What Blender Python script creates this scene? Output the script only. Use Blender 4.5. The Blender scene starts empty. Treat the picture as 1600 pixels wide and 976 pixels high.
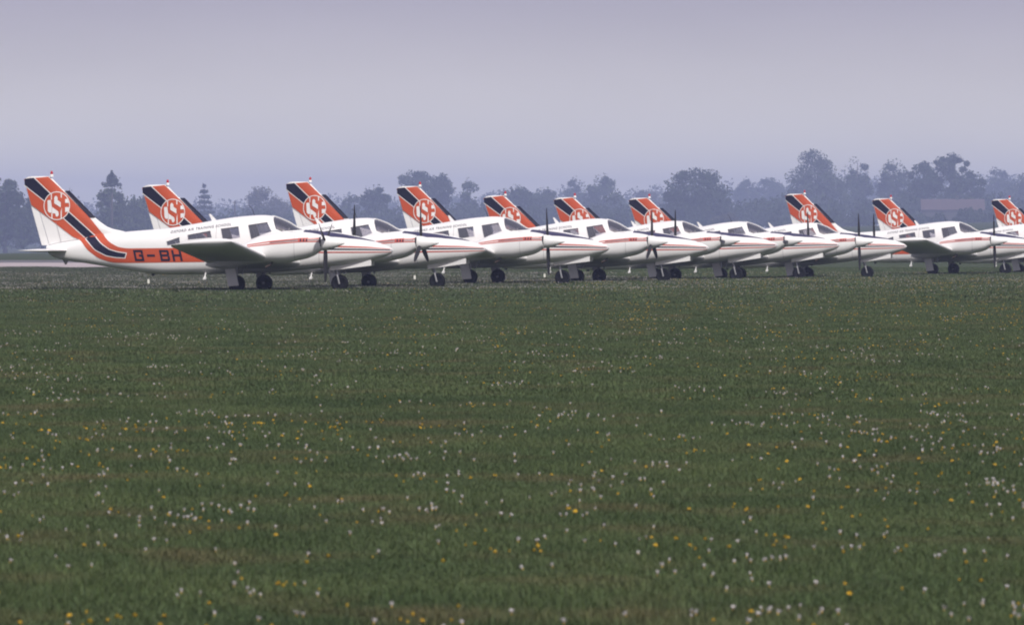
import bpy, bmesh, math, random
import numpy as np
from mathutils import Vector, Matrix
PI = math.pi
R = math.radians
rng = random.Random(7)
nrg = np.random.default_rng(11)
S = bpy.context.scene
C = S.collection
# ------------------------------------------------------------------ camera
H = 1.45
FPX = 14600.0
cd = bpy.data.cameras.new('camera')
cam = bpy.data.objects.new('camera', cd)
C.objects.link(cam)
S.camera = cam
cd.sensor_width = 36.0
cd.lens = 36.0 * FPX / 1600.0
cam.location = (0, 0, H)
cam.rotation_euler = (PI / 2 - math.atan(125.0 / FPX), 0, 0)
cd.clip_start = 1.0
cd.clip_end = 20000
cd.dof.use_dof = True
cd.dof.focus_distance = 262
cd.dof.aperture_fstop = 21
# ------------------------------------------------------------------ sky, sun, exposure
SUN_EL, SUN_AZ = R(48), R(165)          # azimuth clockwise from +Y (the view direction): behind the camera, a little to the right
W = bpy.data.worlds.new('World')
S.world = W
W.use_nodes = True
wn = W.node_tree
wn.nodes.clear()
sky = wn.nodes.new('ShaderNodeTexSky')
sky.sky_type = 'NISHITA'
sky.sun_disc = False
sky.sun_elevation = SUN_EL
sky.sun_rotation = SUN_AZ
sky.air_density = 1.6
sky.dust_density = 6.0
sky.ozone_density = 2.0
bg = wn.nodes.new('ShaderNodeBackground')
bg.inputs['Strength'].default_value = 0.085
veil = wn.nodes.new('ShaderNodeMixRGB')  # thin even overcast veil over the whole dome, paler in the haze low over the horizon
veil.inputs['Fac'].default_value = 0.75
wtc = wn.nodes.new('ShaderNodeTexCoord')
wsx = wn.nodes.new('ShaderNodeSeparateXYZ')
wmr = wn.nodes.new('ShaderNodeMapRange')
wmr.interpolation_type = 'SMOOTHSTEP'
wmr.inputs['From Min'].default_value = 0.0
wmr.inputs['From Max'].default_value = 0.034
wlo = wn.nodes.new('ShaderNodeMixRGB')
wlo.inputs['Color1'].default_value = (14.8, 13.9, 12.0, 1)
wlo.inputs['Color2'].default_value = (5.7, 5.3, 6.9, 1)
wn.links.new(wtc.outputs['Generated'], wsx.inputs[0])
wn.links.new(wsx.outputs['Z'], wmr.inputs['Value'])
wn.links.new(wmr.outputs['Result'], wlo.inputs['Fac'])
wnz = wn.nodes.new('ShaderNodeTexNoise')   # barely visible unevenness of the veil
wnz.inputs['Scale'].default_value = 28
wnz.inputs['Detail'].default_value = 5
wmp = wn.nodes.new('ShaderNodeMapping')
wmp.inputs['Scale'].default_value = (1, 1, 3.5)
wn.links.new(wtc.outputs['Generated'], wmp.inputs['Vector'])
wn.links.new(wmp.outputs['Vector'], wnz.inputs['Vector'])
wvr = wn.nodes.new('ShaderNodeMapRange')
wvr.inputs['To Min'].default_value = 0.92
wvr.inputs['To Max'].default_value = 1.08
wn.links.new(wnz.outputs['Fac'], wvr.inputs['Value'])
wmu = wn.nodes.new('ShaderNodeVectorMath')
wmu.operation = 'SCALE'
wn.links.new(wlo.outputs[0], wmu.inputs[0])
wn.links.new(wvr.outputs['Result'], wmu.inputs['Scale'])
wn.links.new(wmu.outputs[0], veil.inputs['Color2'])
wo = wn.nodes.new('ShaderNodeOutputWorld')
wn.links.new(sky.outputs[0], veil.inputs['Color1'])
wn.links.new(veil.outputs[0], bg.inputs['Color'])
wn.links.new(bg.outputs[0], wo.inputs['Surface'])
sd = bpy.data.lights.new('sun', 'SUN')
sun = bpy.data.objects.new('sun', sd)
C.objects.link(sun)
sd.energy = 3.8
sd.angle = R(0.6)
sd.color = (1.0, 0.965, 0.92)
sdir = Vector((math.sin(SUN_AZ) * math.cos(SUN_EL), math.cos(SUN_AZ) * math.cos(SUN_EL), math.sin(SUN_EL)))
sun.rotation_euler = sdir.to_track_quat('Z', 'Y').to_euler()
S.view_settings.view_transform = 'Standard'
S.view_settings.look = 'None'
S.view_settings.exposure = 0.0
S.view_settings.gamma = 1.0
S.render.engine = 'CYCLES'
try:
    S.cycles.filter_width = 2.0
    S.cycles.max_bounces = 8
    S.cycles.transparent_max_bounces = 24
    S.cycles.volume_bounces = 1
except Exception:
    pass
# ------------------------------------------------------------------ materials
def mat(name, col, rough=0.5, metal=0.0, var=0.0, vscale=3.0, coat=0.0, col2=None, spec=0.5, coords='Object', stretch=None, detail=4, perplane=False):
    m = bpy.data.materials.new(name)
    m.use_nodes = True
    nt = m.node_tree
    b = nt.nodes['Principled BSDF']
    b.inputs['Roughness'].default_value = rough
    b.inputs['Metallic'].default_value = metal
    b.inputs['Specular IOR Level'].default_value = spec
    if coat:
        b.inputs['Coat Weight'].default_value = coat
        b.inputs['Coat Roughness'].default_value = 0.12
    c1 = (*col, 1)
    b.inputs['Base Color'].default_value = c1
    if var or col2:
        tc = nt.nodes.new('ShaderNodeTexCoord')
        no = nt.nodes.new('ShaderNodeTexNoise')
        no.inputs['Scale'].default_value = vscale
        no.inputs['Detail'].default_value = detail
        src = tc.outputs[coords]
        if coords == 'World':
            pass
        if stretch:
            mp = nt.nodes.new('ShaderNodeMapping')
            mp.inputs['Scale'].default_value = stretch
            nt.links.new(src, mp.inputs['Vector'])
            src = mp.outputs['Vector']
        nt.links.new(src, no.inputs['Vector'])
        if perplane:                       # each copy gets its own pattern of wear
            no.noise_dimensions = '4D'
            oi = nt.nodes.new('ShaderNodeObjectInfo')
            ml = nt.nodes.new('ShaderNodeMath')
            ml.operation = 'MULTIPLY'
            ml.inputs[1].default_value = 30
            nt.links.new(oi.outputs['Random'], ml.inputs[0])
            nt.links.new(ml.outputs[0], no.inputs['W'])
        rp = nt.nodes.new('ShaderNodeValToRGB')
        rp.color_ramp.elements[0].position = 0.35
        rp.color_ramp.elements[1].position = 0.65
        a = col2 if col2 else tuple(c * (1 - var) for c in col)
        rp.color_ramp.elements[0].color = (*a, 1)
        rp.color_ramp.elements[1].color = c1
        nt.links.new(no.outputs['Fac'], rp.inputs['Fac'])
        nt.links.new(rp.outputs['Color'], b.inputs['Base Color'])
    return m

M = {}
M['white'] = mat('white_paint', (0.79, 0.78, 0.765), 0.5, var=0.10, vscale=1.3, coat=0.0, spec=0.3, stretch=(.6, 1, 1.6), perplane=True)
M['orange'] = mat('orange_paint', (0.50, 0.074, 0.019), 0.5, var=0.07, vscale=2.5, coat=0.15)
M['navy'] = mat('navy_paint', (0.006, 0.005, 0.024), 0.6, spec=0.3, var=0.15, vscale=3)
M['red'] = mat('red_paint', (0.50, 0.075, 0.045), 0.4, var=0.08, vscale=3)
M['glare'] = mat('matt_navy_paint', (0.035, 0.032, 0.085), 0.75, var=0.15, vscale=3)
M['letter'] = mat('dark_letter_paint', (0.03, 0.025, 0.05), 0.5)
M['tyre'] = mat('tyre_rubber', (0.007, 0.007, 0.009), 0.9, var=0.25, vscale=9, spec=0.2)
M['hub'] = mat('grey_alloy', (0.48, 0.48, 0.50), 0.4, metal=0.4, var=0.2, vscale=9)
M['steel'] = mat('grey_strut_paint', (0.36, 0.36, 0.38), 0.4, metal=0.3, var=0.2, vscale=6)
M['blade'] = mat('black_blade_paint', (0.012, 0.011, 0.013), 0.7, var=0.2, vscale=5)
M['dark'] = mat('dark_opening', (0.012, 0.012, 0.014), 0.8)
M['lining'] = mat('cabin_lining', (0.16, 0.145, 0.135), 0.8, var=0.1)
M['seat'] = mat('cabin_seat_cloth', (0.09, 0.055, 0.05), 0.9, var=0.2, vscale=6)
M['beacon'] = mat('red_beacon_glass', (0.42, 0.02, 0.03), 0.25)
M['seam'] = mat('panel_gap', (0.36, 0.35, 0.36), 0.7)
M['exhaust'] = mat('burnt_steel', (0.10, 0.075, 0.06), 0.55, metal=0.6, var=0.3, vscale=8)

def glass(name, tint, gloss=0.27):
    m = bpy.data.materials.new(name)
    m.use_nodes = True
    nt = m.node_tree
    nt.nodes.clear()
    o = nt.nodes.new('ShaderNodeOutputMaterial')
    t = nt.nodes.new('ShaderNodeBsdfTransparent')
    t.inputs['Color'].default_value = (*tint, 1)
    g = nt.nodes.new('ShaderNodeBsdfGlossy')
    g.inputs['Roughness'].default_value = 0.06
    f = nt.nodes.new('ShaderNodeFresnel')
    f.inputs['IOR'].default_value = 1.45
    a = nt.nodes.new('ShaderNodeMath')
    a.operation = 'ADD'
    a.inputs[1].default_value = gloss
    x = nt.nodes.new('ShaderNodeMixShader')
    nt.links.new(f.outputs[0], a.inputs[0])
    nt.links.new(a.outputs[0], x.inputs['Fac'])
    nt.links.new(t.outputs[0], x.inputs[1])
    nt.links.new(g.outputs[0], x.inputs[2])
    nt.links.new(x.outputs[0], o.inputs['Surface'])
    return m
M['glass'] = glass('tinted_acrylic', (0.74, 0.72, 0.77))

# ------------------------------------------------------------------ object helpers
def link(name, me, parent=None, m=None):
    o = bpy.data.objects.new(name, me)
    C.objects.link(o)
    if parent is not None:
        o.parent = parent
    if m is not None:
        for k in (m if isinstance(m, (list, tuple)) else [m]):
            me.materials.append(k)
    return o

def pymesh(name, V, F, smooth=True):
    me = bpy.data.meshes.new(name)
    me.from_pydata([tuple(map(float, v)) for v in V], [], F)
    if smooth:
        me.polygons.foreach_set('use_smooth', [True] * len(me.polygons))
    me.update()
    return me

def autosmooth(me, ang=40):
    bm = bmesh.new()
    bm.from_mesh(me)
    bmesh.ops.recalc_face_normals(bm, faces=bm.faces)
    lim = R(ang)
    for e in bm.edges:
        if len(e.link_faces) == 2 and e.calc_face_angle(0) > lim:
            e.smooth = False
    for f in bm.faces:
        f.smooth = True
    bm.to_mesh(me)
    bm.free()
    return me

def loft(name, rings, caps=True, ang=40):
    n = len(rings[0])
    V, F = [], []
    for r in rings:
        V += list(r)
    for i in range(len(rings) - 1):
        for j in range(n):
            k = (j + 1) % n
            F.append((i * n + j, i * n + k, (i + 1) * n + k, (i + 1) * n + j))
    if caps:
        F.append(tuple(reversed(range(n))))
        F.append(tuple(range((len(rings) - 1) * n, len(rings) * n)))
    return autosmooth(pymesh(name, V, F), ang)

def tube(pts, rad, n=10):
    """closed tapered tube through pts; returns verts, faces"""
    pts = [Vector(p) for p in pts]
    rad = rad if isinstance(rad, (list, tuple)) else [rad] * len(pts)
    V, F = [], []
    for i, p in enumerate(pts):
        d = (pts[min(i + 1, len(pts) - 1)] - pts[max(i - 1, 0)]).normalized()
        a = d.orthogonal().normalized()
        b = d.cross(a)
        for j in range(n):
            t = 2 * PI * j / n
            V.append(p + rad[i] * (math.cos(t) * a + math.sin(t) * b))
    for i in range(len(pts) - 1):
        for j in range(n):
            k = (j + 1) % n
            F.append((i * n + j, i * n + k, (i + 1) * n + k, (i + 1) * n + j))
    F.append(tuple(reversed(range(n))))
    F.append(tuple(range((len(pts) - 1) * n, len(pts) * n)))
    return V, F

def merge(parts):
    V, F = [], []
    for v, f in parts:
        o = len(V)
        V += list(v)
        F += [tuple(i + o for i in q) for q in f]
    return V, F

def tube_mesh(name, pts, rad, n=10):
    v, f = tube(pts, rad, n)
    return autosmooth(pymesh(name, v, f))

def prism(name, poly, y0, y1, bev=0.0):
    """polygon in (x, z) given depth from y0 to y1"""
    n = len(poly)
    V = [(x, y0, z) for x, z in poly] + [(x, y1, z) for x, z in poly]
    F = [tuple(range(n)), tuple(reversed(range(n, 2 * n)))] + [(i, i + n, (i + 1) % n + n, (i + 1) % n) for i in range(n)]
    me = pymesh(name, V, F, False)
    bm = bmesh.new()
    bm.from_mesh(me)
    bmesh.ops.recalc_face_normals(bm, faces=bm.faces)
    if bev:
        bmesh.ops.bevel(bm, geom=bm.edges[:], offset=bev, segments=2, affect='EDGES')
    bm.to_mesh(me)
    bm.free()
    return me

def revolve(prof, axis='Y', n=24, centre=(0, 0, 0)):
    """prof: (along, radius)"""
    V, F = [], []
    for a, r in prof:
        for j in range(n):
            t = 2 * PI * j / n
            p = (a, r * math.cos(t), r * math.sin(t)) if axis == 'X' else (r * math.cos(t), a, r * math.sin(t)) if axis == 'Y' else (r * math.cos(t), r * math.sin(t), a)
            V.append(tuple(p[i] + centre[i] for i in range(3)))
    for i in range(len(prof) - 1):
        for j in range(n):
            k = (j + 1) % n
            F.append((i * n + j, i * n + k, (i + 1) * n + k, (i + 1) * n + j))
    F.append(tuple(reversed(range(n))))
    F.append(tuple(range((len(prof) - 1) * n, len(prof) * n)))
    return V, F

def thing(name, label, cat, loc=(0, 0, 0), rot=(0, 0, 0), group=None):
    o = bpy.data.objects.new(name, None)
    o.empty_display_size = 0.3
    C.objects.link(o)
    o.location = loc
    o.rotation_euler = rot
    tag(o, label, cat, group)
    return o

def tag(o, label, cat, group=None):
    o['label'] = label
    o['category'] = cat
    if group:
        o['group'] = group
    return o

def kind(o, k):
    o['kind'] = k
    return o

def pchip(xs, ys):
    xs = np.array(xs, float)
    ys = np.array(ys, float)
    h = np.diff(xs)
    d = np.diff(ys) / h
    m = np.zeros_like(ys)
    m[0], m[-1] = d[0], d[-1]
    for i in range(1, len(xs) - 1):
        if d[i - 1] * d[i] > 0:
            w1, w2 = 2 * h[i] + h[i - 1], h[i] + 2 * h[i - 1]
            m[i] = (w1 + w2) / (w1 / d[i - 1] + w2 / d[i])
    def f(x):
        x = min(max(x, xs[0]), xs[-1])
        i = min(max(int(np.searchsorted(xs, x)) - 1, 0), len(h) - 1)
        t = (x - xs[i]) / h[i]
        return float((2 * t**3 - 3 * t**2 + 1) * ys[i] + (t**3 - 2 * t**2 + t) * h[i] * m[i] + (3 * t**2 - 2 * t**3) * ys[i + 1] + (t**3 - t**2) * h[i] * m[i + 1])
    return f
# ------------------------------------------------------------------ terrain
def sstep(a, b, x):
    t = min(max((x - a) / (b - a), 0), 1)
    return t * t * (3 - 2 * t)

_gd = pchip([0, 226, 230, 245, 260, 273, 291, 300, 310, 328, 345, 360, 420, 600], [0.0, 0.0, 0.0, -0.03, -0.005, -0.015, -0.05, -0.06, -0.08, -0.045, -0.07, -0.09, -0.1, -0.1])
def ground_z(x, y):
    z = _gd(min(max(y, 0), 600))
    if y > 420:
        a = min(max(800 + x / y * FPX, -500), 2100)
        z += (-3.1 + 6.0 * a / 1320) * sstep(440, 2250, y)
    return z

ys = list(range(-80, 0, 20)) + list(range(0, 520, 5)) + list(range(520, 2300, 30)) + list(range(2300, 4000, 120)) + [4000, 4600, 5500, 6500]
xp = list(range(0, 60, 3)) + list(range(60, 200, 14)) + list(range(200, 700, 50)) + [700, 900, 1200, 1700, 2400]
xs = [-x for x in reversed(xp[1:])] + xp
V = [(x, y, ground_z(x, y)) for y in ys for x in xs]
nx = len(xs)
F = [(j * nx + i, j * nx + i + 1, (j + 1) * nx + i + 1, (j + 1) * nx + i) for j in range(len(ys) - 1) for i in range(nx - 1)]

def ground_mat():
    m = bpy.data.materials.new('meadow_ground')
    m.use_nodes = True
    nt = m.node_tree
    b = nt.nodes['Principled BSDF']
    b.inputs['Roughness'].default_value = 0.95
    b.inputs['Specular IOR Level'].default_value = 0.1
    g = nt.nodes.new('ShaderNodeNewGeometry')
    n1 = nt.nodes.new('ShaderNodeTexNoise')
    n1.inputs['Scale'].default_value = 0.18
    n1.inputs['Detail'].default_value = 6
    n2 = nt.nodes.new('ShaderNodeTexNoise')
    n2.inputs['Scale'].default_value = 2.2
    n2.inputs['Detail'].default_value = 5
    nt.links.new(g.outputs['Position'], n1.inputs['Vector'])
    nt.links.new(g.outputs['Position'], n2.inputs['Vector'])
    r1 = nt.nodes.new('ShaderNodeValToRGB')
    e = r1.color_ramp.elements
    e[0].position, e[0].color = 0.3, (0.034, 0.054, 0.021, 1)
    e[1].position, e[1].color = 0.7, (0.060, 0.076, 0.035, 1)
    r2 = nt.nodes.new('ShaderNodeValToRGB')
    e = r2.color_ramp.elements
    e[0].position, e[0].color = 0.25, (0.55, 0.55, 0.5, 1)
    e[1].position, e[1].color = 0.75, (1.25, 1.2, 1.15, 1)
    mx = nt.nodes.new('ShaderNodeMixRGB')
    mx.blend_type = 'MULTIPLY'
    mx.inputs['Fac'].default_value = 1
    nt.links.new(n1.outputs['Fac'], r1.inputs['Fac'])
    nt.links.new(n2.outputs['Fac'], r2.inputs['Fac'])
    nt.links.new(r1.outputs['Color'], mx.inputs['Color1'])
    nt.links.new(r2.outputs['Color'], mx.inputs['Color2'])
    nt.links.new(mx.outputs['Color'], b.inputs['Base Color'])
    return m
kind(link('ground', pymesh('ground', V, F), None, ground_mat()), 'structure')

def strip_sheet(name, y0, y1, m, lift):  # ends just behind the second aeroplane
    yy = [y0 + (y1 - y0) * i / 14 for i in range(15)]
    xx = [x for x in xs if -700 <= x <= -3]
    V = [(x, y, ground_z(x, y) + lift) for y in yy for x in xx]
    n = len(xx)
    F = [(j * n + i, j * n + i + 1, (j + 1) * n + i + 1, (j + 1) * n + i) for j in range(14) for i in range(n - 1)]
    return kind(link(name, pymesh(name, V, F), None, m), 'structure')
strip_sheet('runway', 402, 470, mat('pale_concrete', (0.40, 0.34, 0.34), 0.9, var=0.14, vscale=0.12), 0.03)
strip_sheet('runway_shoulder', 470.5, 520, mat('worn_asphalt', (0.12, 0.115, 0.12), 0.9, var=0.2, vscale=0.2), 0.025)
# ------------------------------------------------------------------ twin-engine aeroplane (x forward, y to its left, z up, origin on the ground between the main wheels)
FUS = [(-5.172, 1.118, 1.007, 0.05), (-5.091, 1.165, 0.897, 0.1), (-4.8, 1.221, 0.781, 0.17), (-4.136, 1.324, 0.684, 0.27), (-3.683, 1.403, 0.613, 0.33), (-3.069, 1.474, 0.518, 0.42), (-2.569, 1.513, 0.448, 0.49), (-2.053, 1.56, 0.409, 0.55), (-1.505, 1.647, 0.417, 0.6), (-0.861, 1.757, 0.425, 0.62), (-0.185, 1.847, 0.442, 0.62), (0.281, 1.875, 0.458, 0.62), (0.506, 1.859, 0.466, 0.61), (0.869, 1.741, 0.49, 0.6), (1.309, 1.518, 0.529, 0.57), (1.71, 1.477, 0.569, 0.53), (2.223, 1.411, 0.64, 0.46), (2.639, 1.332, 0.695, 0.385), (2.975, 1.261, 0.743, 0.31), (3.183, 1.199, 0.806, 0.25), (3.375, 1.128, 0.869, 0.175), (3.487, 1.073, 0.932, 0.105), (3.543, 1.018, 0.994, 0.02)]
NAC = [(-0.761, 0.699, 0.637, 0.06), (-0.554, 0.778, 0.574, 0.2), (-0.235, 0.919, 0.559, 0.31), (0.132, 1.137, 0.622, 0.37), (0.403, 1.27, 0.677, 0.39), (0.659, 1.38, 0.7, 0.4), (1.2, 1.458, 0.708, 0.4), (1.566, 1.462, 0.771, 0.385), (1.789, 1.447, 0.826, 0.36), (1.948, 1.422, 0.896, 0.32), (2.059, 1.399, 0.974, 0.275), (2.115, 1.372, 1.005, 0.235)]
WIN = [[(-2.037, 1.222), (-1.707, 1.334), (-1.683, 1.19), (-2.013, 1.127)], [(-1.506, 1.387), (-0.928, 1.492), (-0.88, 1.324), (-1.49, 1.269)], [(-0.671, 1.54), (-0.222, 1.599), (-0.166, 1.324), (-0.599, 1.253)], [(0.014, 1.631), (0.484, 1.704), (0.612, 1.474), (0.107, 1.28)]]
SHIELD = [(0.575, 1.86), (0.631, 2.032), (1.641, 1.733), (1.401, 1.522), (0.856, 1.47), (0.711, 1.53)]
NEX = pchip([-5.2, -3.5, -2, 0, 1, 2, 3.55], [2.1, 2.2, 2.5, 2.7, 2.6, 2.4, 2.2])

class Body:
    def __init__(s, st, nf, yc=0.0, nl=None):
        s.nl = nl or nf
        a = list(zip(*st))
        s.x0, s.x1 = a[0][0], a[0][-1]
        s.zt, s.zb, s.w, s.nf, s.yc = pchip(a[0], a[1]), pchip(a[0], a[2]), pchip(a[0], a[3]), nf, yc
    def ring(s, x, n=72, off=0.0):
        zt, zb, w, e = s.zt(x) - off, s.zb(x) + off, max(s.w(x) - off, 0.004), s.nf(x)
        zc, h = (zt + zb) / 2, max((zt - zb) / 2, 0.004)
        out = []
        for j in range(n):
            t = 2 * PI * (j + 0.5) / n
            c, d = math.cos(t), math.sin(t)
            q = e if d > 0 else s.nl(x)
            out.append((x, s.yc + w * math.copysign(abs(c) ** (2 / q), c), zc + h * math.copysign(abs(d) ** (2 / q), d)))
        return out
    def half(s, x, z):
        if not s.x0 <= x <= s.x1:
            return 0.0
        zt, zb = s.zt(x), s.zb(x)
        v = (z - (zt + zb) / 2) / ((zt - zb) / 2)
        q = s.nf(x) if v > 0 else s.nl(x)
        v = abs(v)
        return 0.0 if v >= 1 else s.w(x) * (1 - v ** q) ** (1 / q)
    def mesh(s, name, n=72, nx=90, off=0.0, x0=None, x1=None, ang=30):
        a, b = s.x0 if x0 is None else x0, s.x1 if x1 is None else x1
        # cosine spacing keeps the ends round
        xs_ = [a + (b - a) * (0.5 - 0.5 * math.cos(PI * (0.04 + 0.96 * i / nx) * 1.0)) for i in range(nx + 1)] if x0 is None else [a + (b - a) * i / nx for i in range(nx + 1)]
        xs_[0] = a
        return loft(name, [s.ring(x, n, off) for x in xs_], ang=ang)
FB = Body(FUS, NEX, nl=pchip([-5.2, -4.6, -3.5, -2, 1, 2, 3, 3.55], [2.2, 2.6, 3.6, 4.2, 4.0, 3.2, 2.5, 2.2]))
NB = Body(NAC, lambda x: 2.5)

# --- fin outline
FLE = [(-5.14, 2.834), (-5.059, 2.81), (-4.759, 2.501), (-4.686, 2.478), (-3.966, 1.829), (-3.813, 1.703), (-3.651, 1.592), (-3.441, 1.513), (-3.118, 1.458)]
def lerp_tab(tab, z):
    tab = sorted(tab, key=lambda q: q[1])
    return float(np.interp(z, [q[1] for q in tab], [q[0] for q in tab]))
def fin_le(z): return lerp_tab(FLE + [(-3.0, 1.2), (-3.0, 0.9)], z)
def fin_te(z): return lerp_tab([(-5.748, 2.747), (-5.295, 1.134), (-5.253, 0.944), (-5.735, 2.779), (-5.60, 2.834)], z)
def fin_hinge(z): return lerp_tab([(-5.59, 2.834), (-5.602, 2.779), (-5.107, 1.134), (-5.05, 0.944)], z)
def fin_half(x, z):
    if not 0.94 <= z <= 2.84:
        return 0.0
    a, b = fin_te(z), fin_le(z)
    if not a <= x <= b:
        return 0.0
    d, back = b - x, x - a
    t = 0.068 - 0.018 * (z - 1.1) / 1.7
    return max(0.004, t * min(1.0, math.sqrt(max(d, 0) / 0.28)) * min(1.0, 0.06 + back / 0.75))
def side(x, z):
    a, b = FB.half(x, z), fin_half(x, z)
    return .5 * (a + b + math.sqrt((a - b) ** 2 + .0022))

# --- flat paint marks laid on the surface as thin sheets
def resample(pl, n):
    p = np.array(pl)
    s = np.concatenate([[0], np.cumsum(np.hypot(*np.diff(p, axis=0).T))])
    t = np.linspace(0, s[-1], n)
    return np.stack([np.interp(t, s, p[:, 0]), np.interp(t, s, p[:, 1])], 1)
def smooth_line(pl, n):
    a = resample(pl, n)
    for _ in range(3):
        b = a.copy()
        b[1:-1] = (a[:-2] + 2 * a[1:-1] + a[2:]) / 4
        a = b
    return a
def band(name, top, bot, m, off, surf=side, n=70, k=8, parent=None, yc=0.0, sides=(-1, 1), grow=0.0, soft=True):
    if len(sides) > 1:
        return [band(name, top, bot, m, off, surf, n, k, parent, yc, (q,), grow, soft) for q in sides][0]
    fn = smooth_line if soft else resample
    A, B = fn(top, n), fn(bot, n)
    if grow:
        d = A - B
        d /= np.linalg.norm(d, axis=1)[:, None] + 1e-9
        A, B = A + d * grow, B - d * grow
        e = (A[-1] + B[-1] - A[-2] - B[-2])
        e /= np.linalg.norm(e)
        A[-1] += e * grow
        B[-1] += e * grow
    V, F = [], []
    for sgn in sides:
        o = len(V)
        for i in range(n):
            for j in range(k + 1):
                q = A[i] + (B[i] - A[i]) * j / k
                V.append((q[0], yc + sgn * (surf(q[0], q[1]) + off), q[1]))
        for i in range(n - 1):
            for j in range(k):
                a = o + i * (k + 1) + j
                f = (a, a + 1, a + k + 2, a + k + 1)
                F.append(f if sgn > 0 else f[::-1])
    return link(name, pymesh(name, V, F), parent, m)
def patch(name, polys, m, off, surf=side, parent=None, cuts=1, sides=(-1, 1), yc=0.0, mirror_text=False):
    """flat polygons in (x, z) projected on the side of the aircraft"""
    if len(sides) > 1:
        return [patch(name, polys, m, off, surf, parent, cuts, (q,), yc) for q in sides][0]
    bm = bmesh.new()
    for p in polys:
        bm.faces.new([bm.verts.new((x, 0, z)) for x, z in p])
    bmesh.ops.triangulate(bm, faces=bm.faces[:])
    if cuts:
        bmesh.ops.subdivide_edges(bm, edges=bm.edges[:], cuts=cuts, use_grid_fill=True)
    bmesh.ops.triangulate(bm, faces=bm.faces[:])
    bm.verts.index_update()
    base = [tuple(v.co) for v in bm.verts]
    faces = [tuple(v.index for v in f.verts) for f in bm.faces]
    bm.free()
    V, F = [], []
    for sgn in sides:
        o = len(V)
        V += [(x, yc + sgn * (surf(x, z) + off), z) for x, _, z in base]
        F += [tuple(i + o for i in f) for f in faces]
    return link(name, pymesh(name, V, F, False), parent, m)

def booled(me_obj, ops):
    """evaluate boolean modifiers and return the new mesh"""
    for op, ob in ops:
        md = me_obj.modifiers.new('b', 'BOOLEAN')
        md.operation = op
        md.object = ob
        md.solver = 'EXACT'
    dg = bpy.context.evaluated_depsgraph_get()
    dg.update()
    me = bpy.data.meshes.new_from_object(me_obj.evaluated_get(dg))
    return me

def airfoil(xl, xt, zc, tc, n=16, cut=None, inc=0.0, cam=0.02):
    c = xl - xt
    up, lo = [], []
    for i in range(n + 1):
        u = 0.5 - 0.5 * math.cos(PI * i / n)
        if cut is not None:
            u *= cut
        t = 5 * tc * (0.2969 * math.sqrt(u) - 0.126 * u - 0.3516 * u * u + 0.2843 * u**3 - 0.1036 * u**4)
        z = cam * 4 * u * (1 - u)
        x = xl - u * c
        tw = -inc * (u - 0.5) * c
        up.append((x, zc + c * (z + t) + tw))
        lo.append((x, zc + c * (z - t) + tw))
    return up + lo[::-1][(0 if cut is not None else 1):-1]

def wing_geo(y):
    """leading edge x, trailing edge x, mid-chord z at span station y (y >= 0)"""
    le = float(np.interp(y, [0.3, 0.6, 1.45, 2.2, 5.93], [1.42, 1.30, 0.90, 0.79, 0.786]))
    return le, -0.795, 0.82 + 0.094 * (y - 2.25)
INC = 0.062

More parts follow.
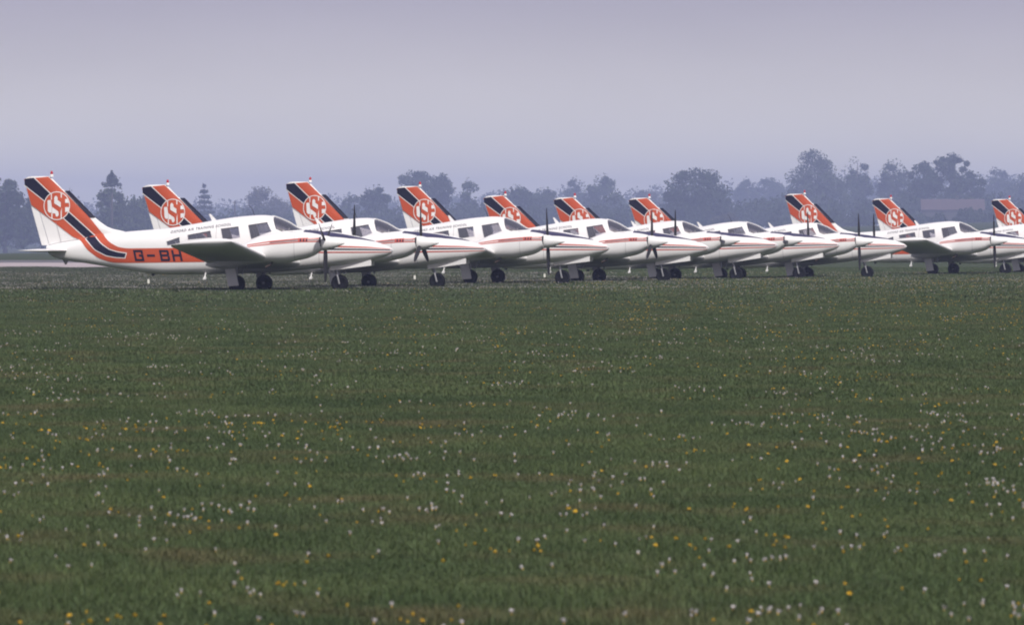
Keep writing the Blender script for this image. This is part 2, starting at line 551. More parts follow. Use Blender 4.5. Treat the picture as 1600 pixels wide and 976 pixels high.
def build_plane():
    root = bpy.data.objects.new('aeroplane', None)
    C.objects.link(root)
    tmp = []
    def temp(me):
        o = bpy.data.objects.new('tmp', me)
        C.objects.link(o)
        tmp.append(o)
        return o
    # ---- fuselage shell with window openings
    outer = FB.mesh('fuselage')
    outer.materials.append(M['white'])
    outer.materials.append(M['lining'])
    inner = FB.mesh('inner', n=60, off=0.045, x0=-2.31, x1=1.37, nx=37)
    inner.materials.append(M['white'])
    inner.materials.append(M['lining'])
    inner.polygons.foreach_set('material_index', [1] * len(inner.polygons))
    fo = temp(outer)
    ops = [('DIFFERENCE', temp(inner))]
    for w in WIN:
        ops.append(('DIFFERENCE', temp(prism('cut', w, -1, 1))))
    sh = temp(prism('cut', SHIELD, -1, 1))
    ops.append(('DIFFERENCE', sh))
    fme = booled(fo, ops)
    fme.name = 'fuselage'
    fus = link('fuselage', fme, root)
    # windscreen: the part of a thin skin inside the same opening
    sk = temp(FB.mesh('skin', off=0.010, x0=-0.2, x1=1.9, nx=50))
    si = temp(FB.mesh('skin_in', off=0.018, x0=-0.3, x1=2.0, nx=50))
    wme = booled(sk, [('DIFFERENCE', si), ('INTERSECT', sh)])
    wme.materials.clear()
    wme.name = 'windscreen'
    ws = link('windscreen', wme, root, M['glass'])
    for o in tmp:
        bpy.data.objects.remove(o)
    # windscreen posts
    def roofline(x, yf):
        zt, zb, w, e = FB.zt(x), FB.zb(x), FB.w(x), FB.nf(x)
        return (zt + zb) / 2 + (zt - zb) / 2 * (1 - min(0.999, abs(yf) / w) ** e) ** (1 / e)
    for yf, rad in ((0.0, 0.010),):
        pts = [(x, yf, roofline(x, yf)) for x in np.linspace(0.52, 1.40, 14)]
        link('windscreen_post', tube_mesh('windscreen_post', pts, rad, 8), ws, M['white'])
    # cabin windows: panes just inside the skin with a thin dark rubber seal round each
    for w in WIN:
        for s in (-1, 1):
            gl = patch('cabin_window', [w], M['glass'], -0.015, surf=FB.half, parent=root, cuts=4, sides=(s,))
            c = np.mean(w, axis=0)
            big = [tuple(c + (np.array(p) - c) * np.array([1.045, 1.07])) for p in w]
            V, F = [], []
            for k in range(4):
                for t in np.linspace(0, 1, 7)[:-1]:
                    for q in (w, big):
                        p = np.array(q[k]) * (1 - t) + np.array(q[(k + 1) % 4]) * t
                        V.append((p[0], s * (FB.half(p[0], p[1]) + 0.003), p[1]))
            n = len(V) // 2
            F = [(2 * i, 2 * i + 1, (2 * i + 3) % (2 * n), (2 * i + 2) % (2 * n)) for i in range(n)]
            link('window_seal', pymesh('window_seal', V, F), gl, M['white'])
    # cabin: floor, seats, instrument panel
    link('cabin_floor', prism('cabin_floor', [(-2.2, 0.78), (1.2, 0.78), (1.2, 0.81), (-2.2, 0.81)], -0.52, 0.52), root, M['lining'])
    link('instrument_panel', prism('instrument_panel', [(1.02, 0.9), (1.15, 0.9), (1.30, 1.46), (1.0, 1.47)], -0.5, 0.5, 0.01), root, M['dark'])
    for x in (0.30, -0.62, -1.40):
        for y in ((-0.29, 0.29) if x > -1 else (-.24, .24)):
            k = 0.55 if x < -1 else 1.0
            p = [(x + .24, .84), (x + .24, 1.08), (x - .16, 1.05), (x - .34, 1.05 + .52 * k), (x - .45, 1.05 + .50 * k), (x - .28, .84)]
            link('cabin_seat', prism('cabin_seat', p, y - .22, y + .22, .03), root, M['seat'])
    # ---- fin and rudder
    zs = [0.95] + list(np.linspace(1.13, 2.80, 30)) + [2.826, 2.834]
    def fin_ring(z, a, b, n=14):
        up = [(a + (b - a) * (1 - (1 - i / n) ** 1.7) if False else a + (b - a) * math.sin(PI / 2 * i / n)) for i in range(n + 1)]
        k = 0.45 if z > 2.83 else 0.85 if z > 2.81 else 1
        L = [(x, k * fin_half(x, z) if x < fin_le(z) - 1e-6 else 0.0, z) for x in up]
        return L + [(x, -y, zz) for x, y, zz in reversed(L[:-1])]
    link('fin', loft('fin', [fin_ring(z, fin_hinge(z) + 0.012, fin_le(z)) for z in zs], ang=50), root, M['white'])
    link('rudder', loft('rudder', [fin_ring(z, fin_te(z), fin_hinge(z), 8) for z in zs[1:]], ang=50), root, M['white'])
    fx = lambda x, z: fin_half(x, z)
    for p in (((-4.93, 1.71), (-4.80, 1.215)),):
        (xa, za), (xb, zb) = p
        band('panel_seam', [(xa, za), (xb, zb)], [(xa + .012, za), (xb + .012, zb)], M['seam'], .004, n=8, k=1, parent=root, soft=False)
    band('panel_seam', [(-5.10, 1.150), (-4.75, 1.222), (-4.33, 1.285)], [(-5.10, 1.138), (-4.75, 1.210), (-4.33, 1.273)], M['seam'], .006, n=20, k=1, parent=root, soft=False)
    for xs_, za, zb_ in ((-.78, 1.60, .50), (1.02, 1.56, .56), (1.78, 1.36, .66)):
        band('panel_seam', [(xs_, za), (xs_, zb_)], [(xs_ + .010, za), (xs_ + .010, zb_)], M['seam'], .003, surf=FB.half, n=24, k=1, parent=root, soft=False)
    # ---- livery
    OR_F = [(-5.74, 2.76), (-5.124, 2.826), (-4.784, 2.509), (-4.072, 1.813), (-3.78, 1.466), (-3.667, 1.355), (-3.522, 1.213), (-3.279, 1.087), (-3.053, 1.055), (-1.505, 1.071), (0.827, 1.096)]
    OR_R = [(-5.74, 2.747), (-5.553, 2.13), (-5.01, 1.727), (-4.476, 1.324), (-4.33, 1.276), (-4.274, 1.26), (-4.088, 1.023), (-3.797, 0.81), (-3.441, 0.708), (-3.053, 0.698), (-1.505, 0.717), (0.827, 0.757)]
    BL_F = [(-5.496, 2.798), (-5.091, 2.419), (-4.573, 1.924), (-3.894, 1.324), (-3.732, 1.166), (-3.522, 1.024), (-3.296, 0.96), (-3.078, 0.929)]
    BL_R = [(-5.723, 2.621), (-5.231, 2.246), (-4.727, 1.807), (-4.169, 1.316), (-4.055, 1.213), (-3.877, 1.023), (-3.586, 0.881), (-3.328, 0.839), (-3.11, 0.829)]
    # the band runs as two pieces so that its ends follow the fin tip and the fuselage line
    A = [(-5.74, 2.765), (-5.124, 2.826)]
    B = [(-5.738, 2.75), (-5.553, 2.13)]
    ob = band('orange_band', OR_F[1:], OR_R[1:], M['orange'], .004, n=150, k=14, parent=root)
    band('orange_tip', A, [(-5.553, 2.13), (-5.553, 2.13)][:1] + [(-5.124, 2.826)], M['orange'], .0035, n=16, k=10, parent=root, soft=False)
    band('white_pinstripe', BL_F, BL_R, M['white'], .007, n=110, k=8, parent=root, grow=.022)
    band('navy_stripe', BL_F, BL_R, M['navy'], .010, n=110, k=8, parent=root)
    band('navy_stripe', [(-5.728, 2.735), (-5.72, 2.772), (-5.496, 2.797)], [(-5.722, 2.62), (-5.71, 2.62), (-5.496, 2.797)], M['navy'], .0105, n=14, k=8, parent=root, soft=False)
    bf, br = [(-4.60, 2.478), (-4.265, 2.145), (-3.935, 1.815)], [(-4.711, 2.478), (-4.379, 2.138), (-4.08, 1.815)]
    band('deicing_boot', bf, br, M['navy'], .007, n=40, k=6, parent=root, soft=False, surf=lambda x, z: max(side(x, z), 0.0))
    # nose stripes, run forward from the wing root to the nose tip
    NS = [[(0.70, 1.132), (2.143, 1.124), (2.991, 1.101), (3.503, 1.048)], [(0.70, 1.107), (2.143, 1.09), (2.991, 1.070), (3.51, 1.037)], [(0.70, 1.063), (2.143, 1.058), (2.991, 1.046), (3.525, 1.029)], [(0.70, 1.028), (2.143, 1.021), (2.991, 1.016), (3.525, 1.007)], [(0.70, 0.968), (2.143, 0.978), (2.991, 0.978), (3.51, 0.979)], [(0.70, 0.934), (2.143, 0.947), (2.991, 0.95), (3.503, 0.965)]]
    for i, c in ((0, 'red'), (2, 'navy'), (4, 'red')):
        band(c + '_nose_stripe', NS[i], NS[i + 1], M[c], .006, surf=FB.half, n=60, k=2, parent=root)
    # anti-glare panel on top of the nose
    V, F = [], []
    gx = np.linspace(1.36, 3.09, 36)
    for x in gx:
        lim = float(np.interp(x, [1.36, 1.8, 2.5, 3.0, 3.09], [0.80, 0.78, 0.66, 0.42, .25])) * FB.w(x)
        for j in range(17):
            y = -lim + 2 * lim * j / 16
            V.append((x, y, roofline(x, y) + .006))
    F = [(i * 17 + j, (i + 1) * 17 + j, (i + 1) * 17 + j + 1, i * 17 + j + 1) for i in range(35) for j in range(16)]
    link('antiglare_panel', pymesh('antiglare_panel', V, F), root, M['glare'])
    # emblem on the fin: ring, letters C S E drawn by their white counters
    cx, cz, ru, rv = -4.9, 2.105, .335, .352
    def disc(r0, r1, n=56):
        P = []
        for i in range(n):
            a, b = 2 * PI * i / n, 2 * PI * (i + 1) / n
            q = [(cx + ru * r * math.cos(t), cz + rv * r * math.sin(t)) for r, t in ((r1, a), (r1, b), (r0, b), (r0, a))]
            P.append(q if r0 > 0.01 else q[:3])
        return P
    em = patch('emblem_disc', disc(0.005, 1.0) , M['orange'], .013, parent=root)
    patch('emblem_ring', disc(.945, 1.0), M['white'], .016, parent=em)
    P = [[(-.72, .36), (-.66, .42), (-.44, .42), (-.44, -.08), (-.37, -.02), (-.37, -.50), (-.58, -.50), (-.63, -.42), (-.68, -.40)],
         [(-.20, .58), (-.12, .70), (-.02, .70), (.07, .58), (.07, .40), (.32, .24), (.32, -.13), (-.20, .17)],
         [(-.37, -.06), (.13, -.40), (.17, -.62), (.08, -.76), (-.06, -.76), (-.11, -.54), (-.37, -.52)],
         [(.63, .48), (.80, .50), (.93, .20), (.63, .20)], [(.63, -.09), (.94, -.09), (.88, -.40), (.63, -.45)],
         [(-.44, .88), (-.37, .91), (-.37, .43), (-.44, .43)], [(-.41, -.52), (-.33, -.52), (-.33, -.93), (-.41, -.90)],
         [(.30, .94), (.38, .90), (.38, -.90), (.30, -.94)]]
    for p in P:
        gc = np.mean(p, axis=0)
        if len(p) > 4 or p[0][0] > .5:
            p = [tuple(gc + (np.array(q) - gc) * .96) for q in p]
        patch('emblem_letter', [[(cx + ru * u, cz + rv * v) for u, v in p]], M['white'], .018, parent=em, cuts=0)
    # OXFORD AIR TRAINING SCHOOL along the cabin roof
    def text_mesh(body):
        fc = bpy.data.curves.new('txt', 'FONT')
        fc.body = body
        fc.resolution_u = 2
        fc.offset = .018
        fc.space_character = 1.18
        fo = bpy.data.objects.new('txt', fc)
        C.objects.link(fo)
        dg = bpy.context.evaluated_depsgraph_get()
        dg.update()
        tm = bpy.data.meshes.new_from_object(fo.evaluated_get(dg))
        bpy.data.objects.remove(fo)
        return np.array([v.co[:] for v in tm.vertices]), [tuple(p.vertices) for p in tm.polygons]
    words_ = ['OXFORD', 'AIR', 'TRAINING', 'SCHOOL']
    whole = text_mesh(' '.join(words_))[0]
    L, hcap = 1.56, .066
    kx, kz, xmin = L / (whole[:, 0].max() - whole[:, 0].min()), hcap / whole[:, 1].max(), whole[:, 0].min()
    sl = (1.620 - 1.424) / 1.543
    for i_, wd in enumerate(words_):
        tv, tf = text_mesh(wd)
        end = text_mesh(' '.join(words_[:i_ + 1]))[0][:, 0].max()
        tv[:, 0] += end - tv[:, 0].max()
        for s in (-1, 1):
            V = []
            for x, z, _ in tv:
                u = (x - xmin) * kx
                u = u if s < 0 else L - u
                X = -1.955 + u * .99
                Z = 1.424 + u * sl + z * kz
                V.append((X, s * (FB.half(X, Z) + .006), Z))
            link('lettering', pymesh('lettering', V, tf, False), root, M['letter'])
    # ---- wings
    for s in (-1, 1):
        secs = [(y, None) for y in (.30, .6, 1.0, 1.45, 2.2, 3.0, 4.0, 4.8, 5.55, 5.70)]
        rings = []
        for y, _ in secs:
            le, te, zc = wing_geo(y)
            cut = .760 if y < 5.6 else None
            full = airfoil(le, te, zc, .15, 16, None if cut is None else cut, INC)
            rings.append([(x, s * y, z) for x, z in full])
        inner_ = rings[:-1]
        w = link('wing', loft('wing', inner_, ang=45), root, M['white'])
        tipr = []
        for y, k in ((5.56, 1), (5.68, .97), (5.80, .86), (5.88, .66), (5.93, .36), (5.945, .12)):
            le, te, zc = wing_geo(y)
            q = airfoil(le - .10 * (1 - k), te + .05 * (1 - k), zc + .03 * (1 - k), .15 * k, 16, None, INC)
            tipr.append([(x, s * y, z) for x, z in q])
        link('wing_tip', loft('wing_tip', tipr, ang=60), w, M['white'])
        for nm, ya, yb in (('flap', .62, 3.208), ('aileron', 3.212, 5.548)):
            rr = []
            for y in np.linspace(ya, yb, 6):
                le, te, zc = wing_geo(y)
                full = airfoil(le, te, zc, .15, 40, None, INC)
                c = le - te
                up = [q for q in full[:41] if q[0] < le - .7605 * c]
                lo = [q for q in full[41:] if q[0] < le - .7605 * c]
                rr.append([(x, s * y, z) for x, z in up + lo])
            link(nm, loft(nm, rr, ang=50), w, M['white'])
        # ---- nacelle, spinner with blades
        rr = [[(x, y + s * 1.85, z) for x, y, z in NB.ring(x, 48)] for x in list(np.linspace(NAC[0][0], 1.6, 26)) + list(np.linspace(1.65, 2.115, 14))]
        n = link('nacelle', loft('nacelle', rr, ang=40), root, M['white'])
        NSn = [[(0.326, 1.149), (0.883, 1.238), (1.599, 1.307), (2.10, 1.318)], [(0.326, 1.127), (0.883, 1.209), (1.599, 1.277), (2.10, 1.288)], [(0.326, 1.109), (0.883, 1.180), (1.599, 1.236), (2.10, 1.248)], [(0.326, 1.087), (0.883, 1.151), (1.599, 1.206), (2.10, 1.218)]]
        for i in (0, 2):
            band('red_stripe', NSn[i], NSn[i + 1], M['red'], .005, surf=NB.half, n=40, k=2, parent=n, yc=s * 1.85, sides=(-1, 1))
        band('navy_stripe', [(.90, 1.206), (1.62, 1.268), (2.08, 1.276)], [(.90, 1.194), (1.62, 1.252), (2.08, 1.262)], M['navy'], .005, surf=NB.half, n=30, k=1, parent=n, yc=s * 1.85)
        band('emblem_plate', [(1.60, 1.312), (1.84, 1.326)], [(1.60, 1.208), (1.84, 1.222)], M['red'], .008, surf=NB.half, n=10, k=4, parent=n, yc=s * 1.85, soft=False)
        for xq in (1.645, 1.72, 1.79):
            band('emblem_mark', [(xq, 1.294), (xq + .038, 1.296)], [(xq, 1.230), (xq + .038, 1.232)], M['navy'], .011, surf=NB.half, n=3, k=2, parent=n, yc=s * 1.85, soft=False)
        # cowl inlets each side of the spinner, exhaust, cowl flap line
        for q in (-1, 1):
            v, f = revolve([(2.02, .05), (2.06, .085), (2.10, .10), (2.128, .098), (2.130, .02)], 'X', 16, (0, 0, 0))
            v = [(x, s * 1.85 + q * .175 + y * .72, 1.225 + z * 1.15) for x, y, z in v]
            link('air_inlet', autosmooth(pymesh('air_inlet', v, f)), n, M['dark'])
        link('exhaust_pipe', tube_mesh('exhaust_pipe', [(.95, s * 1.85 - .18, .76), (.88, s * 1.85 - .18, .66), (.76, s * 1.85 - .18, .60)], .035, 10), n, M['exhaust'])
        band('cowl_seam', [(1.50, 1.44), (1.50, .80)], [(1.508, 1.44), (1.508, .80)], M['seam'], .003, surf=NB.half, n=20, k=1, parent=n, yc=s * 1.85, soft=False)
        prof = [(0, .186), (.03, .188), (.12, .178), (.24, .148), (.36, .106), (.47, .060), (.545, .026), (.575, .006)]
        v, f = revolve(prof, 'X', 28)
        sp = link('spinner', autosmooth(pymesh('spinner', v, f), 35), root, M['white'])
        sp.location = (2.122, s * 1.85, 1.189)
        sp['nb'] = 3
        # ---- main gear
        g = 1.67
        x0 = 0.0
        leg = link('main_gear_leg', tube_mesh('main_gear_leg', [(-.10, s * g, .86), (-.05, s * g, .50), (-.03, s * (g + .0), .30)], [.05, .05, .036], 12), root, M['steel'])
        v, f = merge([tube([(-.03, s * (g + .1), .195), (-.03, s * (g - .14), .195)], .03), tube([(-.03, s * (g + .09), .195), (-.03, s * (g + .07), .34), (-.03, s * g, .38)], .03)])
        link('axle_fork', autosmooth(pymesh('axle_fork', v, f)), leg, M['steel'])
        v, f = merge([tube([(-.02, s * (g - .03), .62), (.06, s * (g - .55), .80)], .024), tube([(.10, s * g, .42), (.22, s * g, .66), (.26, s * g, .80)], .02)])
        link('drag_brace', autosmooth(pymesh('drag_brace', v, f)), leg, M['steel'])
        wheel(leg, -.03, s * g, .195, .21)
        d = prism('gear_door', [(-.37, .95), (-.13, .97), (.05, .153), (-.215, .13)], s * (g + .15), s * (g + .17), .008)
        link('gear_door', d, leg, M['white'])
        # ---- tailplane
        rr = []
        for y in (.04, .5, 1.0, 1.5, 1.85, 1.97, 2.03, 2.05):
            k = 1 if y < 1.9 else .8 if y < 2 else .5 if y < 2.04 else .2
            rr.append([(x, s * y, z) for x, z in airfoil(-4.62 - .05 * (1 - k), -5.46, 1.005, .095 * k, 14, None, 0, 0)])
        link('tailplane', loft('tailplane', rr, ang=50), root, M['white'])
    # ---- nose gear
    nl = link('nose_gear_leg', tube_mesh('nose_gear_leg', [(2.06, 0, .76), (2.10, 0, .55), (2.16, 0, .40)], [.045, .042, .032], 12), root, M['hub'])
    v, f = merge([tube([(2.155, s * .085, .43), (2.18, s * .095, .33), (2.205, s * .085, .215)], .022) for s in (-1, 1)] + [tube([(2.155, -.09, .42), (2.155, .09, .42)], .026), tube([(2.205, -.10, .215), (2.205, .10, .215)], .022), tube([(2.10, 0, .58), (1.98, 0, .50), (2.13, 0, .44)], .014)])
    link('nose_fork', autosmooth(pymesh('nose_fork', v, f)), nl, M['hub'])
    wheel(nl, 2.205, 0, .215, .215, .065)
    for s in (-1, 1):
        link('nose_gear_door', prism('nose_gear_door', [(1.994, .66), (3.03, .775), (3.03, .633), (1.994, .507)], s * .19, s * .205, .006), root, M['white'])
    # ---- small fittings
    b = link('beacon_base', autosmooth(pymesh('beacon_base', *revolve([(2.82, .05), (2.86, .045), (2.882, .036)], 'Z', 14, (-5.045, 0, 0)))), root, M['white'])
    link('red_beacon', autosmooth(pymesh('red_beacon', *revolve([(2.882, .034), (2.93, .034), (2.955, .026), (2.968, .006)], 'Z', 14, (-5.045, 0, 0)))), b, M['beacon'])
    link('blade_antenna', prism('blade_antenna', [(-.99, 1.70), (-.86, 1.72), (-1.03, 1.90), (-1.08, 1.905)], -.012, .012, .004), root, M['white'])
    link('whip_antenna', tube_mesh('whip_antenna', [(.05, .18, 1.82), (-.02, .18, 2.0), (-.10, .18, 2.12)], [.009, .006, .004], 6), root, M['dark'])
    link('belly_antenna', prism('belly_antenna', [(-2.52, .47), (-2.40, .47), (-2.46, .375), (-2.52, .38)], -.01, .01, .003), root, M['dark'])
    link('tail_skid', prism('tail_skid', [(-4.78, .80), (-4.62, .78), (-4.67, .655), (-4.71, .655)], -.014, .014, .004), root, M['seam'])
    st = link('entry_step', prism('entry_step', [(-1.10, .36), (-1.03, .36), (-1.045, .285), (-1.125, .285)], -.56, -.44, .01), root, M['white'])
    link('step_strut', tube_mesh('step_strut', [(-1.05, -.45, .52), (-1.07, -.47, .42), (-1.08, -.5, .34)], .016, 8), st, M['white'])
    return root

def wheel(parent, x, y, z, r, w=.075):
    prof = [(-w * .62, r * .60), (-w, r * .72), (-w, r * .86), (-w * .72, r * .965), (-w * .3, r), (w * .3, r), (w * .72, r * .965), (w, r * .86), (w, r * .72), (w * .62, r * .60)]
    v, f = revolve(prof, 'Y', 32, (x, y, z))
    t = link('tyre', autosmooth(pymesh('tyre', v, f), 50), parent, M['tyre'])
    prof = [(-w * .55, r * .12), (-w * .55, r * .28), (-w * .35, r * .36), (-w * .40, r * .56), (-w * .66, r * .615), (w * .66, r * .615), (w * .40, r * .56), (w * .35, r * .36), (w * .55, r * .28), (w * .55, r * .12)]
    v, f = revolve(prof, 'Y', 28, (x, y, z))
    link('wheel_hub', autosmooth(pymesh('wheel_hub', v, f), 35), parent, M['hub'])
    return t

def blade_mesh():
    rr = []
    for r, c, tw, th in ((.10, .06, 68, .05), (.20, .09, 62, .045), (.32, .125, 48, .03), (.50, .135, 38, .022), (.70, .122, 31, .016), (.85, .10, 27, .012), (.92, .07, 25, .01), (.945, .03, 25, .006)):
        ring = []
        for k in range(12):
            t = 2 * PI * k / 12
            u, v = c / 2 * math.cos(t), th / 2 * math.sin(t)
            a = R(tw)
            ring.append((u * math.sin(a) + v * math.cos(a), u * math.cos(a) - v * math.sin(a), -r))
        rr.append(ring)
    return loft('propeller_blade', rr, ang=50)
BLADE = blade_mesh()
BLADE.materials.append(M['blade'])

MASTER = build_plane()

def clone(o, parent):
    c = o.copy()
    C.objects.link(c)
    c.parent = parent
    for ch in o.children:
        clone(ch, c)
    return c

def add_blades(root, near, far):
    for sp in [c for c in root.children if c.name.startswith('spinner')]:
        nb, rot = near if sp.location.y < 0 else far
        if 'nb' in sp:
            del sp['nb']
        sp.rotation_euler = (R(rot), 0, 0)
        for k in range(nb):
            b = link('propeller_blade', BLADE, sp)
            b.location = (.09, 0, 0)
            b.rotation_euler = (2 * PI * k / nb, 0, 0)

PLANES = [  # x, depth, z, yaw, pitch, near propeller (blades, turn), far propeller, label
    (-6.404, 230.0, 0.0, 10.0, 0.0, (3, 0), (3, 60), 'white and orange twin-engine aeroplane marked G-BH, nearest and leftmost of the row'),
    (-4.106, 245.186, -.05, 12.48, .873, (3, 60), (3, 60), 'twin-engine aeroplane second from the left, tail rising behind the cabin of the one marked G-BH'),
    (-.745, 260.456, .017, 13.258, -.154, (2, 10), (2, 80), 'third twin-engine aeroplane from the left, propeller blade leaning at the sixth tail'),
    (2.255, 272.586, -.021, 11.541, .134, (3, 60), (3, 60), 'fourth twin-engine aeroplane from the left, upright propeller blade before the seventh tail'),
    (4.82, 291.285, -.071, 11.36, 1.734, (3, 35), (3, 20), 'fifth twin-engine aeroplane from the left, cabin below the big domed tree'),
    (7.053, 299.881, -.084, 11.827, 1.891, (3, 35), (3, 60), 'sixth twin-engine aeroplane from the left, cabin just right of the big domed tree'),
    (9.605, 309.957, -.108, 10.0, 1.414, (2, 0), (2, 5), 'seventh twin-engine aeroplane from the left, tail before the big domed tree, upright two-blade propeller'),
    (15.185, 328.431, -.036, 15.356, -.082, (2, 7), (2, 55), 'eighth twin-engine aeroplane from the left, wing tip clear, after a gap in the row'),
    (18.95, 344.0, -.09, 12.0, .5, (3, 60), (3, 60), 'ninth twin-engine aeroplane from the left, nose cut by the right edge'),
    (24.05, 358.0, -.11, 12.0, 0.0, (3, 60), (3, 60), 'farthest twin-engine aeroplane, only its orange tail showing at the right edge'),
]
def stroke_letters():
    h, u = .275, .0
    def rect(x, z, w, hh): return [(x, z), (x + w, z), (x + w, z + hh), (x, z + hh)]
    t, w = .055, .245
    G = [rect(0, 0, t, h), rect(t, h - t, w - t, t), rect(t, 0, w - t, t), rect(w - t, t, t, .11), rect(w - .12, .11, .12 - t, t), rect(w - t, h - t - .045, t, .045)]
    D = [rect(0, .11, .205, t)]
    Bq = [rect(0, 0, t, h), rect(t, h - t, w - t - .02, t), rect(t, .115, w - t - .02, t), rect(t, 0, w - t - .02, t), rect(w - t, t * .5, t, .115 - t * .2), rect(w - t, .115 + t * .7, t, .115 - t * .2)]
    Hq = [rect(0, 0, t, h), rect(w - t, 0, t, h), rect(t, .115, w - 2 * t, t)]
    return G, D, Bq, Hq

for i, (x, y, z, yaw, pit, pn, pf, lab) in enumerate(PLANES):
    root = MASTER if i == 0 else clone(MASTER, None)
    root.location = (x, y, z)
    root.rotation_euler = (0, -R(pit), -R(yaw))
    tag(root, lab, 'aeroplane', 'twin-engine aeroplanes parked in a row on the grass')
    PLANES[i] = root
for i, p in enumerate([(p.location.copy(), p.rotation_euler.copy()) for p in PLANES]):
    root = PLANES[i]
    for c in root.children:
        if c.name.startswith('nose_gear_leg'):
            px = 2.2
            wx = p[0].x + px * math.cos(p[1].z)
            wy = p[0].y + px * math.sin(p[1].z)
            zz = p[0].z - px * math.sin(p[1].y)
            c.location.z = min(.12, max(-.12, ground_z(wx, wy) - zz - .012))
PR = [((3, 0), (3, 60)), ((3, 60), (2, 90)), ((2, 10), (2, 90)), ((3, 60), (3, 60)), ((2, 90), (2, 88)), ((2, 93), (3, 60)), ((2, 0), (3, 62)), ((2, 7), (2, 90)), ((3, 60), (2, 90)), ((3, 60), (3, 60))]
for root, (pn, pf) in zip(PLANES, PR):
    add_blades(root, pn, pf)
for letters, x0 in zip(stroke_letters(), (-2.835, -2.50, -2.165, -1.85)):
    o = patch('registration_letter', [[(x0 + a - .22 * b, .742 + b) for a, b in q] for q in letters], M['navy'], .009, parent=PLANES[0], cuts=2, sides=(-1,))
# ------------------------------------------------------------------ trees, hedges, barn
M['bark'] = mat('bark', (0.075, 0.06, 0.05), 0.9, var=0.3, vscale=1.5)
def leaf_mat(name, c1, c2):
    m = mat(name, c1, 0.75, col2=c2, vscale=0.35, spec=0.2, detail=3)
    return m
M['leaf_green'] = leaf_mat('leaf_green', (0.060, 0.080, 0.036), (0.036, 0.050, 0.024))
M['leaf_dark'] = leaf_mat('leaf_dark', (0.038, 0.056, 0.030), (0.024, 0.036, 0.020))
M['leaf_olive'] = leaf_mat('leaf_olive', (0.088, 0.084, 0.046), (0.055, 0.056, 0.032))
M['leaf_needle'] = leaf_mat('leaf_needle', (0.034, 0.050, 0.034), (0.022, 0.033, 0.024))

KD = 1.65
def at(px, d):
    return (px - 800) / FPX * d
def quads(P, size, flat=0.0):
    """leaf clumps: one four-sided face per point, random tilt"""
    n = len(P)
    a = nrg.normal(size=(n, 3))
    b = nrg.normal(size=(n, 3))
    if flat:
        a[:, 2] *= flat
        b[:, 2] *= flat
    a /= np.linalg.norm(a, axis=1)[:, None]
    b -= (a * b).sum(1)[:, None] * a
    b /= np.linalg.norm(b, axis=1)[:, None] + 1e-9
    s = size * nrg.uniform(.6, 1.3, (n, 1))
    t = size * nrg.uniform(.35, .9, (n, 1))
    V = np.stack([P - a * s * .5, P - b * t * .5, P + a * s * .5, P + b * t * .5], 1).reshape(-1, 3)
    F = np.arange(4 * n).reshape(-1, 4)
    return V, F.tolist()
def crown(name, P, size, m, parent, flat=0.0):
    V, F = quads(np.array(P), size, flat)
    return link(name, pymesh(name, V, F, False), parent, m)

def envelope(shape, n):
    """points for clump centres in a unit crown: x, y in -1..1, z in 0..1, with the local radius"""
    out = []
    while len(out) < n:
        x, y, z = nrg.uniform(-1, 1), nrg.uniform(-1, 1), nrg.uniform(0, 1)
        r = math.hypot(x, y)
        if shape == 'dome':
            lim = math.sqrt(max(0, 1 - z * z)) * (0.8 + .2 * min(1, z * 5))
        elif shape == 'round':
            lim = math.sqrt(max(0, 1 - (2 * z - 1) ** 2))
        elif shape == 'cone':
            lim = (1 - z) ** .8
        elif shape == 'flat':
            lim = 1.0 if z > .55 else .45 + z * .7
        else:
            lim = min(1, 1.5 * (1 - z)) * min(1, .5 + 2 * z)
        if r < lim and r > lim * .25 * nrg.uniform(0, 1.6):
            out.append((x, y, z))
    return np.array(out)

def tree(name, label, px, d, top, half, m, shape='dome', base=0.12, nl=26, per=110, leaf=.55, lobes=.26, group='trees along the far edge of the airfield', gaps=1.0):
    """top: picture height of the tip above the ground in metres, half: crown half width in metres"""
    d = d * KD
    x = at(px, d)
    z0 = ground_z(x, d)
    root = thing(name, label, 'tree', (x, d, z0 - .05), group=group)
    hb = top * base
    ch = (top - hb) * (1.0 if shape == 'flat' else 1.09)
    E = envelope(shape, nl)
    P = []
    limbs = []
    cen = E * np.array([half * (1 - lobes * .6), half * (1 - lobes * .6), ch * (1 - lobes * .55)]) + np.array([0, 0, hb + ch * .04])
    for c in cen:
        r = half * lobes * nrg.uniform(.65, 1.35)
        k = int(per * nrg.uniform(.6, 1.2))
        q = nrg.normal(size=(k, 3))
        q /= np.linalg.norm(q, axis=1)[:, None]
        q *= nrg.uniform(.1, .92, (k, 1)) ** .6
        P.append(c + q * r * np.array([1.1, 1.1, .85]))
    if shape != 'flat':
        core = envelope(shape, 900 if half > 6 else 450)
        P.append(core * np.array([half * .9, half * .9, ch * .93]) + np.array([0, 0, hb]))
    P = np.concatenate(P)
    P = P[P[:, 2] > .15]
    crown('crown', P, leaf, m, root)
    tr = max(.18, top * .028)
    parts = [tube([(0, 0, 0), (.05 * tr, 0, hb), (nrg.normal() * .2, nrg.normal() * .2, hb + ch * .45), (nrg.normal() * .4, 0, hb + ch * .85)], [tr * 1.15, tr, tr * .55, tr * .12], 8)]
    idx = nrg.permutation(len(cen))[:12]
    for i in idx:
        c = cen[i]
        s = np.array([0, 0, min(c[2] * .6, hb + ch * .4)])
        mid = (s + c) / 2 + np.array([0, 0, .08 * top])
        parts.append(tube([s, mid, c], [tr * .45, tr * .28, tr * .08], 5))
    v, f = merge(parts)
    link('trunk', pymesh('trunk', v, f), root, M['bark'])
    return root

